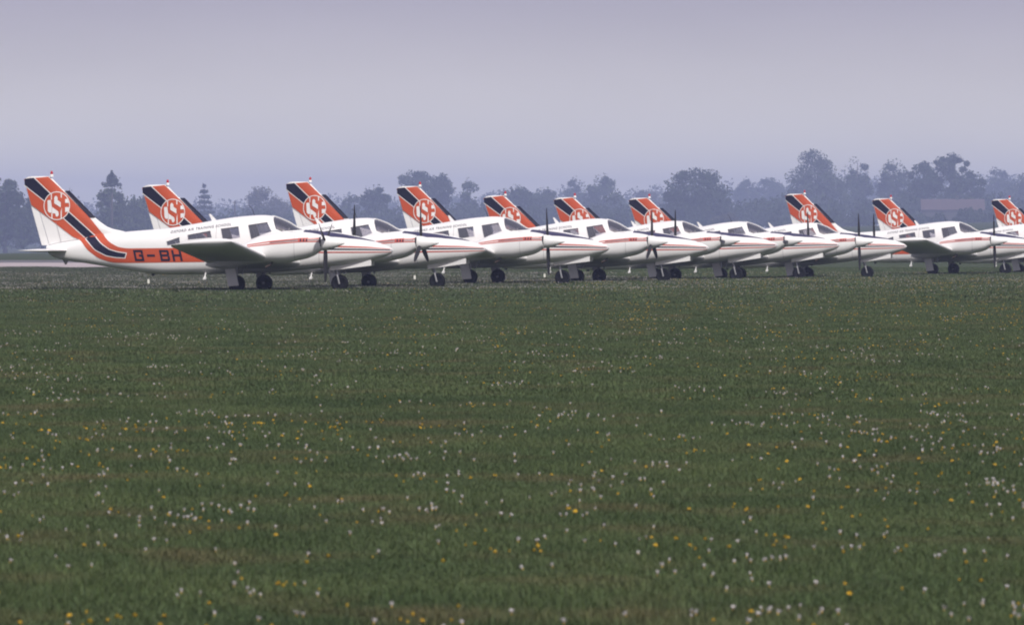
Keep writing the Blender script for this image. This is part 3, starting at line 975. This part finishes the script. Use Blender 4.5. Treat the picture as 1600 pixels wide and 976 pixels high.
def conifer(name, label, px, d, top, half, tiers, lo=.1, flat_top=False, m='leaf_needle', dens=1.0, group='trees along the far edge of the airfield'):
    d = d * KD
    x = at(px, d)
    z0 = ground_z(x, d)
    root = thing(name, label, 'tree', (x, d, z0 - .05), group=group)
    P, parts = [], [tube([(0, 0, 0), (0, 0, top * .5), (.1, 0, top * .98)], [top * .022, top * .015, .03], 8)]
    for i in range(tiers):
        u = i / (tiers - 1)
        z = top * (lo + (1 - lo) * u) - .2
        rr = half * ((1 - u) ** .75 * nrg.uniform(.75, 1.1) + .10) if not flat_top else half * nrg.uniform(.5, 1.05)
        nb = 7
        a0 = nrg.uniform(0, 6)
        for b in range(nb):
            a = a0 + 2 * PI * b / nb + nrg.uniform(-.25, .25)
            L = rr * nrg.uniform(.6, 1.1)
            e = np.array([math.cos(a) * L, math.sin(a) * L, -.10 * L + nrg.normal() * .12])
            parts.append(tube([(0, 0, z), tuple(np.array([0, 0, z]) + e)], [.06, .02], 4))
            k = int((14 + 26 * L) * dens)
            t = nrg.uniform(.15, 1.05, (k, 1))
            sp = nrg.normal(size=(k, 3)) * np.array([.3 * L ** .5, .3 * L ** .5, .2])
            P.append(np.array([0, 0, z]) + e * t + sp)
    crown('crown', np.concatenate(P), .75, M[m], root, .45)
    v, f = merge(parts)
    link('trunk', pymesh('trunk', v, f), root, M['bark'])
    return root

def bush(label, px, d, top, half, m='leaf_dark', nl=16):
    d = d * KD
    x = at(px, d)
    z0 = ground_z(x, d)
    root = thing('bush', label, 'bush', (x, d, z0 - .05), group='bushes in front of the far trees')
    E = envelope('dome', nl)
    cen = E * np.array([half * .75, half * .6, top * .75])
    P, parts = [], []
    for c in cen:
        r = half * .34 * nrg.uniform(.7, 1.3)
        q = nrg.normal(size=(90, 3))
        q /= np.linalg.norm(q, axis=1)[:, None]
        P.append(c + q * r * nrg.uniform(.3, 1, (90, 1)) * np.array([1, 1, .8]))
        parts.append(tube([(0, 0, 0), tuple(c * .5 + np.array([0, 0, .1])), tuple(c)], [.08, .05, .02], 5))
    P = np.concatenate(P)
    crown('foliage', P[P[:, 2] > .05], .75, M[m], root)
    v, f = merge(parts)
    link('stem', pymesh('stem', v, f), root, M['bark'])
    return root

def hgt(px, ytop, d):
    """metres from the ground at that place up to the height seen at picture row ytop"""
    return H + (363.0 - ytop) * d / FPX - ground_z(at(px, d), d)
def halfw(w, d):
    return w * d / FPX
T = [  # kind, picture column, crown top row, half width, depth, material, shape, label
    ('broadleaf_tree', 8, 277, 46, 1500, 'leaf_dark', 'dome', 'dense broad tree cut by the left edge, behind the lettered aeroplane\'s tail tip'),
    ('broadleaf_tree', 66, 296, 34, 1520, 'leaf_dark', 'round', 'dense tree hidden by the first tail fin, left of the slim pointed tree'),
    ('poplar_tree', 111, 285, 9, 1550, 'leaf_dark', 'cone', 'slim pointed tree just right of the first tail fin'),
    ('broadleaf_tree', 174, 281, 25, 1540, 'leaf_green', 'round', 'bushy tree under the tall bare-stemmed pine'),
    ('broadleaf_tree', 210, 301, 30, 1600, 'leaf_green', 'round', 'loose round tree between the bushy tree and the second tail'),
    ('broadleaf_tree', 262, 318, 34, 1800, 'leaf_green', 'dome', 'low pale tree behind the second tail fin'),
    ('broadleaf_tree', 415, 299, 52, 1750, 'leaf_olive', 'dome', 'wide low olive tree before the third tail, left of the third aeroplane\'s fin'),
    ('broadleaf_tree', 505, 318, 36, 1800, 'leaf_green', 'dome', 'low tree hidden behind the third tail fin'),
    ('broadleaf_tree', 548, 303, 18, 1700, 'leaf_green', 'round', 'small round tree right of the third tail fin'),
    ('broadleaf_tree', 584, 285, 24, 1600, 'leaf_dark', 'round', 'medium dark tree between the third and fourth tails'),
    ('broadleaf_tree', 664, 265, 44, 1650, 'leaf_dark', 'flat', 'flat-crowned wide tree behind the fourth tail fin'),
    ('broadleaf_tree', 732, 274, 27, 1700, 'leaf_green', 'cone', 'pointed feathery tree right of the fourth tail fin'),
    ('broadleaf_tree', 766, 310, 26, 1800, 'leaf_green', 'dome', 'low tree left of the fifth tail fin'),
    ('broadleaf_tree', 806, 287, 30, 1650, 'leaf_dark', 'round', 'dark tree directly behind the fifth tail fin'),
    ('broadleaf_tree', 850, 291, 24, 1750, 'leaf_green', 'round', 'loose tree between the fifth and sixth tails'),
    ('broadleaf_tree', 899, 275, 17, 2100, 'leaf_green', 'round', 'small thin-crowned pale tree left of the domed tree at the sixth tail'),
    ('broadleaf_tree', 943, 271, 37, 1900, 'leaf_green', 'dome', 'pale domed tree right of the sixth tail fin'),
    ('broadleaf_tree', 1012, 296, 26, 2200, 'leaf_olive', 'round', 'faint pale tree behind the seventh tail fin'),
    ('broadleaf_tree', 1090, 262, 58, 1500, 'leaf_dark', 'dome', 'big dark domed tree right of the seventh tail fin'),
    ('broadleaf_tree', 1168, 281, 24, 2300, 'leaf_green', 'round', 'faint tree right of the big domed tree'),
    ('broadleaf_tree', 1205, 277, 24, 2300, 'leaf_green', 'round', 'faint tree left of the large spreading oak'),
    ('broadleaf_tree', 1276, 234, 54, 1750, 'leaf_green', 'dome', 'large spreading tree above the eighth tail fin'),
    ('broadleaf_tree', 1338, 244, 26, 1800, 'leaf_green', 'round', 'tree joined to the right side of the large spreading tree'),
    ('broadleaf_tree', 1396, 248, 27, 1800, 'leaf_green', 'round', 'rounded tree above the ninth tail fin'),
    ('broadleaf_tree', 1446, 257, 42, 1600, 'leaf_dark', 'dome', 'dark broad tree above the barn roof, left of the tall one'),
    ('broadleaf_tree', 1488, 233, 26, 1600, 'leaf_dark', 'flat', 'tall dark tree with a ragged flat top above the barn roof'),
    ('broadleaf_tree', 1518, 264, 26, 1640, 'leaf_dark', 'round', 'dark lower tree right of the ragged flat-topped one'),
    ('broadleaf_tree', 1556, 264, 26, 2200, 'leaf_green', 'round', 'faint tree above the farthest tail fin'),
    ('broadleaf_tree', 1600, 272, 28, 2000, 'leaf_green', 'round', 'faint tree cut by the right edge of the view'),
]
for k, px, yt, hw, d, m, sh, lab in T:
    if px < 250:
        d *= .82
    big = hw > 30
    tree(k, lab, px, d, hgt(px, yt, d * KD), halfw(hw, d * KD) * 1.12, M[m], sh, base=.06, nl=70 if big else 40, per=170 if big else 140, leaf=.8 if d < 1900 else .95, lobes=.22 if big else .28)
conifer('pine_tree', 'tall pine with a bare upper stem and small flat top, right of the first tail', 175, 1250, hgt(175, 269, 1250 * KD), halfw(13, 1250 * KD), 5, lo=.86, dens=.55)
conifer('cedar_tree', 'layered conifer between the second tail and the lettered aeroplane\'s roof', 319, 1560, hgt(319, 289, 1560 * KD), halfw(24, 1560 * KD), 11, lo=.1)
B = [(140, 345, 30, 'leaf_dark', 'low dark bush right of the first tail fin'), (232, 350, 26, 'leaf_green', 'low bush left of the second tail fin'), (345, 342, 30, 'leaf_green', 'low bush under the layered conifer'),
     (455, 335, 26, 'leaf_olive', 'low olive bush left of the third tail fin'), (620, 330, 28, 'leaf_dark', 'dark bush left of the fourth tail fin'), (745, 335, 26, 'leaf_green', 'low bush left of the fifth tail fin'),
     (960, 322, 30, 'leaf_dark', 'dark bush between the sixth and seventh tails'), (1050, 326, 26, 'leaf_olive', 'olive bush under the left side of the big domed tree'), (1130, 316, 28, 'leaf_olive', 'bush under the right side of the big domed tree'),
     (1215, 322, 22, 'leaf_dark', 'dark bush left of the eighth tail fin'), (1305, 322, 28, 'leaf_dark', 'dark bush between the eighth and ninth tails'), (1345, 318, 30, 'leaf_dark', 'dark bush left of the ninth tail fin'),
     (1462, 328, 22, 'leaf_dark', 'dark bush against the left half of the barn wall'), (1530, 324, 18, 'leaf_green', 'bush against the right end of the barn'),
     (1432, 330, 22, 'leaf_dark', 'dark bush at the left end of the barn'), (1505, 316, 24, 'leaf_dark', 'dark round bush in front of the barn roof'), (1556, 325, 24, 'leaf_dark', 'dark bush left of the farthest tail fin')]
for px, yt, hw, m, lab in B:
    d = 1420 + nrg.uniform(-40, 40)
    bush(lab, px, d, hgt(px, yt, d * KD), halfw(hw, d * KD), m)
# undergrowth and a far wood that read as one mass
def mass(name, d0, px0, px1, n, rows, size, m, leaf, w):
    P = []
    for _ in range(n):
        px = nrg.uniform(px0, px1)
        d = d0 + nrg.normal() * w
        ytop = float(np.interp(px, *rows)) + nrg.normal() * size
        x = at(px, d)
        h = max(.8, hgt(px, ytop, d))
        z0 = ground_z(x, d)
        k = 190
        q = nrg.normal(size=(k, 3))
        q /= np.linalg.norm(q, axis=1)[:, None]
        q *= nrg.uniform(.2, 1, (k, 1)) ** .4
        r_ = max(2.2, min(6.5, h * .42)) * nrg.uniform(.8, 1.25)
        q = q * np.array([r_, r_ * .8, h * .46]) + np.array([0, 0, h * .52])
        P.append(np.array([x, d, z0]) + q)
    V, F = quads(np.concatenate(P), leaf)
    return kind(link(name, pymesh(name, V, F, False), None, M[m]), 'stuff')
mass('undergrowth', 1580 * KD, -1300, 2900, 900, ([-120, 200, 600, 1000, 1300, 1720], [336, 338, 330, 322, 312, 312]), 8, 'leaf_dark', 1.0, 40)
mass('distant_wood', 4300, -1300, 2900, 900, ([-120, 150, 300, 500, 700, 880, 1020, 1180, 1300, 1720], [312, 316, 322, 314, 304, 297, 296, 286, 272, 274]), 7, 'leaf_green', 1.5, 90)

# barn with a red tiled roof
d = 1500.0 * KD
x0, x1 = at(1438, d), at(1538, d)
zb = ground_z((x0 + x1) / 2, d) - .1
rz0, rz1 = H + (363 - 327) * d / FPX, H + (363 - 311) * d / FPX
M['tile'] = mat('red_roof_tile', (0.088, 0.06, 0.06), 0.85, var=0.25, vscale=1.2)
M['brick'] = mat('pale_brick', (0.065, 0.062, 0.06), 0.9, var=0.2, vscale=1.0)
bt = thing('barn', 'long low barn with a red tiled roof behind the ninth aeroplane', 'barn', ((x0 + x1) / 2, d, zb))
hw_, dp = (x1 - x0) / 2, 4.2
V = [(sx * (hw_ - .25), sy * dp, z) for z in (0, rz0 - zb) for sx, sy in ((-1, -1), (1, -1), (1, 1), (-1, 1))]
link('wall', pymesh('wall', V + [(-(hw_ - .25), 0, rz1 - zb - .12), (hw_ - .25, 0, rz1 - zb - .12)], [(0, 1, 5, 4), (1, 2, 6, 9, 5), (2, 3, 7, 6), (3, 0, 4, 8, 7)], False), bt, M['brick'])
e0, e1 = rz0 - zb - .12, rz1 - zb
V = []
for sx in (-1, 1):
    V += [(sx * hw_, -dp - .35, e0), (sx * hw_, 0, e1), (sx * hw_, dp + .35, e0), (sx * hw_, dp + .35, e0 - .15), (sx * hw_, 0, e1 - .15), (sx * hw_, -dp - .35, e0 - .15)]
rf = link('roof', pymesh('roof', V, [(i, (i + 1) % 6, (i + 1) % 6 + 6, i + 6) for i in range(6)] + [(5, 4, 3, 2, 1, 0), (6, 7, 8, 9, 10, 11)], False), bt, M['tile'])
bmc = prism('chimney', [(1.0, e1 - .6), (1.7, e1 - .6), (1.7, e1 + .9), (1.0, e1 + .9)], -.35, .35, .03)
link('chimney', bmc, rf, M['brick'])
for k in range(4):
    xw = -hw_ + 1.6 + k * 2.2
    fr = link('window', prism('window', [(xw, 1.0), (xw + .8, 1.0), (xw + .8, 1.9), (xw, 1.9)], -dp - .03, -dp + .05), bt, M['dark'])
# telegraph pole
d = 1480.0 * KD
px = 367
pt = thing('telegraph_pole', 'thin wooden pole standing by the wide olive tree', 'pole', (at(px, d), d, ground_z(at(px, d), d) - .1))
ht = hgt(px, 313, d)
link('pole', tube_mesh('pole', [(0, 0, 0), (0, 0, ht * .5), (0, 0, ht)], [.22, .2, .16], 10), pt, M['bark'])
link('crossarm', prism('crossarm', [(-.6, ht - .5), (.6, ht - .5), (.6, ht - .38), (-.6, ht - .38)], -.16, -.06, .01), pt, M['bark'])
# ------------------------------------------------------------------ grass and flowers
def grass_mat(name, base, tip, dry):
    m = bpy.data.materials.new(name)
    m.use_nodes = True
    nt = m.node_tree
    b = nt.nodes['Principled BSDF']
    b.inputs['Roughness'].default_value = 0.6
    b.inputs['Specular IOR Level'].default_value = 0.25
    g = nt.nodes.new('ShaderNodeNewGeometry')
    def noise(scale, detail, st):
        mp = nt.nodes.new('ShaderNodeMapping')
        mp.inputs['Scale'].default_value = st
        n = nt.nodes.new('ShaderNodeTexNoise')
        n.inputs['Scale'].default_value = scale
        n.inputs['Detail'].default_value = detail
        nt.links.new(g.outputs['Position'], mp.inputs['Vector'])
        nt.links.new(mp.outputs['Vector'], n.inputs['Vector'])
        return n
    n1 = noise(0.55, 5, (1, .45, 1))
    n2 = noise(0.9, 4, (1, .5, 1))
    r1 = nt.nodes.new('ShaderNodeValToRGB')
    e = r1.color_ramp.elements
    e[0].position, e[0].color = 0.34, (*base, 1)
    e[1].position, e[1].color = 0.66, (*tip, 1)
    nt.links.new(n1.outputs['Fac'], r1.inputs['Fac'])
    r2 = nt.nodes.new('ShaderNodeValToRGB')
    e = r2.color_ramp.elements
    e[0].position, e[0].color = 0.52, (0, 0, 0, 1)
    e[1].position, e[1].color = 0.72, (1, 1, 1, 1)
    nt.links.new(n2.outputs['Fac'], r2.inputs['Fac'])
    mx = nt.nodes.new('ShaderNodeMixRGB')
    mx.inputs['Color2'].default_value = (*dry, 1)
    nt.links.new(r2.outputs['Color'], mx.inputs['Fac'])
    nt.links.new(r1.outputs['Color'], mx.inputs['Color1'])
    at_ = nt.nodes.new('ShaderNodeAttribute')
    at_.attribute_name = 'shade'
    mm = nt.nodes.new('ShaderNodeMixRGB')
    mm.blend_type = 'MULTIPLY'
    mm.inputs['Fac'].default_value = 1
    nt.links.new(mx.outputs['Color'], mm.inputs['Color1'])
    nt.links.new(at_.outputs['Color'], mm.inputs['Color2'])
    nt.links.new(mm.outputs['Color'], b.inputs['Base Color'])
    return m
GR = grass_mat('meadow_grass', (0.042, 0.069, 0.026), (0.072, 0.103, 0.041), (0.098, 0.094, 0.047))

def grass_patch(name, size, nblades, h, w, m=None):
    V, F, K = [], [], []
    for _ in range(nblades):
        x, y = nrg.uniform(-size / 2, size / 2, 2)
        a = nrg.uniform(0, 2 * PI)
        hh = h * nrg.uniform(.45, 1.25)
        ln = hh * nrg.uniform(.1, .9)
        dx, dy = math.cos(a), math.sin(a)
        ww = w * nrg.uniform(.6, 1.3)
        px, py = -dy * ww, dx * ww
        o = len(V)
        V += [(x - px, y - py, 0), (x + px, y + py, 0), (x + dx * ln * .35 + px * .8, y + dy * ln * .35 + py * .8, hh * .6), (x + dx * ln * .35 - px * .8, y + dy * ln * .35 - py * .8, hh * .6), (x + dx * ln, y + dy * ln, hh)]
        F += [(o, o + 1, o + 2, o + 3), (o + 3, o + 2, o + 4)]
        t = nrg.uniform(.45, 1.5)
        yl = nrg.uniform(.9, 1.15)
        K += [(t * yl, t, t * nrg.uniform(.75, 1.0), 1)] * 5
    me = pymesh(name, V, F, False)
    a = me.color_attributes.new('shade', 'FLOAT_COLOR', 'POINT')
    a.data.foreach_set('color', np.array(K, np.float32).ravel())
    me.materials.append(m or GR)
    return bpy.data.objects.new(name, me)

def scatter(name, protos, P, rot, scl, idx, tilt=None):
    """one object: the prototypes repeated on points by geometry nodes"""
    me = bpy.data.meshes.new(name)
    me.from_pydata([tuple(map(float, p)) for p in P], [], [])
    n = len(P)
    ra = me.attributes.new('rot', 'FLOAT_VECTOR', 'POINT')
    rv = np.zeros((n, 3), np.float32)
    rv[:, 2] = rot
    if tilt is not None:
        rv[:, :2] = tilt
    ra.data.foreach_set('vector', rv.ravel())
    sa = me.attributes.new('scl', 'FLOAT_VECTOR', 'POINT')
    sa.data.foreach_set('vector', np.asarray(scl, np.float32).ravel())
    ia = me.attributes.new('idx', 'INT', 'POINT')
    ia.data.foreach_set('value', np.asarray(idx, np.int32))
    o = link(name, me)
    ng = bpy.data.node_groups.new(name, 'GeometryNodeTree')
    ng.interface.new_socket('Geometry', in_out='INPUT', socket_type='NodeSocketGeometry')
    ng.interface.new_socket('Geometry', in_out='OUTPUT', socket_type='NodeSocketGeometry')
    N = ng.nodes
    gi, go = N.new('NodeGroupInput'), N.new('NodeGroupOutput')
    ip = N.new('GeometryNodeInstanceOnPoints')
    jn = N.new('GeometryNodeJoinGeometry')
    for p in reversed(protos):
        oi = N.new('GeometryNodeObjectInfo')
        oi.inputs['Object'].default_value = p
        oi.inputs['As Instance'].default_value = True
        ng.links.new(oi.outputs['Geometry'], jn.inputs[0])
    def attr(nm, t):
        a = N.new('GeometryNodeInputNamedAttribute')
        a.data_type = t
        a.inputs['Name'].default_value = nm
        return [q for q in a.outputs if q.enabled and q.name == 'Attribute'][0]
    ng.links.new(gi.outputs[0], ip.inputs['Points'])
    ng.links.new(jn.outputs[0], ip.inputs['Instance'])
    ip.inputs['Pick Instance'].default_value = True
    ng.links.new(attr('idx', 'INT'), ip.inputs['Instance Index'])
    ng.links.new(attr('rot', 'FLOAT_VECTOR'), ip.inputs['Rotation'])
    ng.links.new(attr('scl', 'FLOAT_VECTOR'), ip.inputs['Scale'])
    ng.links.new(ip.outputs[0], go.inputs[0])
    o.modifiers.new('scatter', 'NODES').node_group = ng
    return kind(o, 'stuff')

def field(d0, d1, step, margin):
    P = []
    y = d0
    while y < d1:
        hwid = .0556 * y + margin
        for x in np.arange(-hwid, hwid, step):
            P.append((x + nrg.uniform(-.3, .3) * step, y + nrg.uniform(-.3, .3) * step))
        y += step
    return np.array(P)

# the same slow rise and fall of tuft height everywhere, so that the turf shows streaks
def lump(x, y):
    return .5 + .25 * math.sin(x * 2.1 + 1.3 * math.sin(y * .43)) + .25 * math.sin(y * .9 + 1.7 * math.sin(x * .8) + .6)
protoA = [grass_patch('grass_tuft', .5, 1500, .046, .0014) for _ in range(4)]
protoB = [grass_patch('grass_patch', 1.0, 2200, .050, .0026) for _ in range(4)]
protoC = [grass_patch('grass_stand', 2.0, 2200, .065, .008) for _ in range(3)]
GP = grass_mat('pale_meadow_grass', (0.052, 0.070, 0.042), (0.074, 0.089, 0.056), (0.105, 0.098, 0.07))
protoD = [grass_patch('pale_grass_stand', 2.0, 2200, .075, .008, GP) for _ in range(3)]
def lay(name, protos, d0, d1, step, margin, hs=1.0, keep=None):
    A = field(d0, d1, step, margin)
    if keep is not None:
        A = A[[bool(keep(x, y)) for x, y in A]]
    n = len(A)
    P = [(x, y, ground_z(x, y) - .004) for x, y in A]
    L = np.array([lump(x, y) for x, y in A])
    s = np.ones((n, 3))
    s[:, 2] = hs * (.62 + .62 * L) * nrg.uniform(.85, 1.15, n)
    return scatter(name, protos, P, nrg.uniform(0, 2 * PI, n), s, nrg.integers(0, len(protos), n))
lay('grass', protoA, 30, 80, .42, 7)
lay('grass', protoB, 80, 190, .85, 8)
lay('grass', protoC, 190, 231, 1.7, 10, 1.05)
side_of = {}
def pale(x, y):
    k = (round(x, 3), round(y, 3))
    if k not in side_of:
        side_of[k] = nrg.uniform() < 1 - sstep(-.35, .25, x / (.055 * y))
    return side_of[k]
lay('pale_grass', protoD, 232, 400, 1.7, 10, 1.05, pale)
lay('grass', protoC, 231.5, 400, 1.7, 10, 1.05, lambda x, y: nrg.uniform() < .25 + .75 * sstep(-.35, .25, x / (.055 * y)))

M['petal'] = mat('white_petal', (0.45, 0.43, 0.44), 0.85)
M['yolk'] = mat('yellow_disc', (0.70, 0.44, 0.04), 0.7)
M['gold'] = mat('gold_petal', (0.74, 0.50, 0.035), 0.65, var=0.2, vscale=60)
M['stalk'] = mat('green_stalk', (0.05, 0.08, 0.03), 0.7)
def daisy_mesh(name, r):
    V, F, mi = [], [], []
    v, f = tube([(0, 0, 0), (.003, .002, .045), (0, 0, .064)], .0012, 4)
    V += v; F += f; mi += [2] * len(f)
    n = 9
    for i in range(n):
        a = 2 * PI * i / n
        w = .36
        o = len(V)
        up = .066 + r * nrg.uniform(.55, 1.15)
        V += [(r * .25 * math.cos(a), r * .25 * math.sin(a), .064), (r * math.cos(a - w), r * math.sin(a - w), up), (r * 1.05 * math.cos(a), r * 1.05 * math.sin(a), up + r * .2), (r * math.cos(a + w), r * math.sin(a + w), up)]
        F += [(o, o + 1, o + 2, o + 3)]
        mi += [0]
    v, f = revolve([(.060, .002), (.066, r * .33), (.070, r * .30), (.073, r * .05)], 'Z', 7)
    o = len(V)
    V += v; F += [tuple(q + o for q in p) for p in f]; mi += [1] * len(f)
    me = pymesh(name, V, F, False)
    for k in ('petal', 'yolk', 'stalk'):
        me.materials.append(M[k])
    me.polygons.foreach_set('material_index', mi)
    return me
def dandelion_mesh(name, r):
    V, F, mi = [], [], []
    v, f = tube([(0, 0, 0), (.004, 0, .04), (0, 0, .062)], .0017, 4)
    V += v; F += f; mi += [1] * len(f)
    for lay_, n, up in ((1.0, 11, .002), (.72, 9, .006), (.42, 6, .010)):
        for i in range(n):
            a = 2 * PI * (i + lay_) / n
            w = .30
            o = len(V)
            R_ = r * lay_
            V += [(0, 0, .062), (R_ * math.cos(a - w), R_ * math.sin(a - w), .064 + up), (R_ * 1.08 * math.cos(a), R_ * 1.08 * math.sin(a), .065 + up), (R_ * math.cos(a + w), R_ * math.sin(a + w), .064 + up)]
            F += [(o, o + 1, o + 2, o + 3)]
            mi += [0]
    me = pymesh(name, V, F, False)
    for k in ('gold', 'stalk'):
        me.materials.append(M[k])
    me.polygons.foreach_set('material_index', mi)
    return me
daisy_me, dande_me = daisy_mesh('daisy', .0115), dandelion_mesh('dandelion', .0125)
daisy_far, dande_far = daisy_mesh('daisy_far', .016), dandelion_mesh('dandelion_far', .017)

def clusters(d0, d1, dens, cl, spread, margin, xw=None):
    """clustered points: parents at random, children round them; dens = heads per square metre"""
    out = []
    area = (d1 - d0) * (.0556 * (d0 + d1) + 2 * margin)
    npar = int(area * dens / cl)
    for _ in range(npar):
        y = math.sqrt(nrg.uniform(d0 ** 2, d1 ** 2))
        x = nrg.uniform(-1, 1) * (.0556 * y + margin)
        if xw is not None and nrg.uniform() > xw(x, y):
            continue
        k = nrg.poisson(cl * .75) + (nrg.uniform() < .5)
        s = spread * nrg.uniform(.3, 1.6)
        for _ in range(k):
            out.append((x + nrg.normal() * s * .8, y + nrg.normal() * s * 1.6))
    return out
right = lambda x, y: .25 + .75 * sstep(-.5, .9, x / (.055 * y))
left = lambda x, y: .15 + .85 * (1 - sstep(-.1, .5, x / (.055 * y)))
dz = clusters(30, 72, 1.9, 6, .24, 3) + clusters(30, 72, 1.1, 1.3, .5, 3) + clusters(72, 130, 1.2, 4, .3, 3) + clusters(130, 232, .35, 4, .45, 1)
dzf = clusters(233, 345, 9.0, 16, 1.1, 2, left) + clusters(215, 330, .9, 5, .8, 2)
dn = clusters(30, 70, 1.0, 3, .16, .8) + clusters(30, 70, .8, 1.2, .4, .8) + clusters(70, 130, 1.1, 4, .25, 1, right) + clusters(130, 225, 1.8, 6, .4, 1, right)
dnf = clusters(225, 300, 2.4, 10, .9, 2, right) + clusters(232, 340, .8, 6, .9, 2)
dz.sort(key=lambda p: p[1])
dn.sort(key=lambda p: p[1])
inview = lambda p: abs(p[0]) < .0545 * p[1] and p[1] > 34.8
def flowers(pts, me, name, n, label, cat, group, cover):
    near = [p for p in pts if inview(p)][:n]
    ns = set(near)
    for x, y in near:
        o = bpy.data.objects.new(name, me)
        C.objects.link(o)
        o.location = (x, y, ground_z(x, y) - .004)
        o.rotation_euler = (nrg.normal() * .22 + .18, nrg.normal() * .22, nrg.uniform(0, 6))
        s = nrg.uniform(.34, .85)
        o.scale = (s, s, nrg.uniform(.8, 1.12))
        tag(o, label, cat, group)
    rest = [p for p in pts if p not in ns]
    heads(cover, me, rest)
def heads(cover, me, rest):
    pr = bpy.data.objects.new(cover, me)
    m_ = len(rest)
    s = nrg.uniform(.38, .95, (m_, 1)) * np.ones((1, 3))
    s[:, 2] = nrg.uniform(.8, 1.15, m_)
    scatter(cover, [pr], [(x, y, ground_z(x, y) - .004) for x, y in rest], nrg.uniform(0, 6, m_), s, np.zeros(m_), nrg.normal(size=(m_, 2)) * .22 + np.array([.18, 0]))
flowers(dz, daisy_me, 'daisy', 220, 'small white daisy head among the foreground grass', 'daisy', 'white daisies in the foreground grass', 'daisy_cover')
flowers(dn, dande_me, 'dandelion', 80, 'small yellow flower head among the foreground grass', 'wild flower', 'yellow flowers in the foreground grass', 'dandelion_cover')
heads('daisy_cover', daisy_far, dzf)
heads('dandelion_cover', dande_far, dnf)
# small white marker stakes in the grass behind the row
M['stake'] = mat('white_stake_paint', (0.75, 0.74, 0.66), 0.7, var=0.1, vscale=8)
for px, yb, lab in ((232, 448, 'small white stake in the grass under the registration letters of the nearest aeroplane'), (648, 440, 'small white stake in the grass left of the second aeroplane\'s nose wheel'), (851, 435, 'small white stake in the grass below the third aeroplane\'s left propeller blade')):
    d = FPX * (H + .03) / (yb - 363.0)
    x = at(px, d)
    me = bpy.data.meshes.new('stake')
    st = link('marker_stake', prism('marker_stake', [(-.03, -.05), (.03, -.05), (.03, .17), (.0, .20), (-.03, .17)], -.02, .02, .004), None, M['stake'])
    st.location = (x, d, ground_z(x, d))
    tag(st, lab, 'stake', 'white stakes behind the row')
# ------------------------------------------------------------------ haze
hz = bpy.data.materials.new('pale_air')
hz.use_nodes = True
hz.node_tree.nodes.clear()
ho = hz.node_tree.nodes.new('ShaderNodeOutputMaterial')
hv = hz.node_tree.nodes.new('ShaderNodeVolumePrincipled')
hv.inputs['Color'].default_value = (0.55, 0.63, 1.0, 1)
hv.inputs['Density'].default_value = 0.00026
hv.inputs['Anisotropy'].default_value = 0.0
hz.node_tree.links.new(hv.outputs['Volume'], ho.inputs['Volume'])
bm = bmesh.new()
bmesh.ops.create_cube(bm, size=1.0)
bmesh.ops.transform(bm, matrix=Matrix.Translation((0, 3205, 14.0)) @ Matrix.Diagonal((4900, 6670, 48, 1)), verts=bm.verts)
me = bpy.data.meshes.new('haze')
bm.to_mesh(me)
bm.free()
kind(link('haze', me, None, hz), 'stuff')
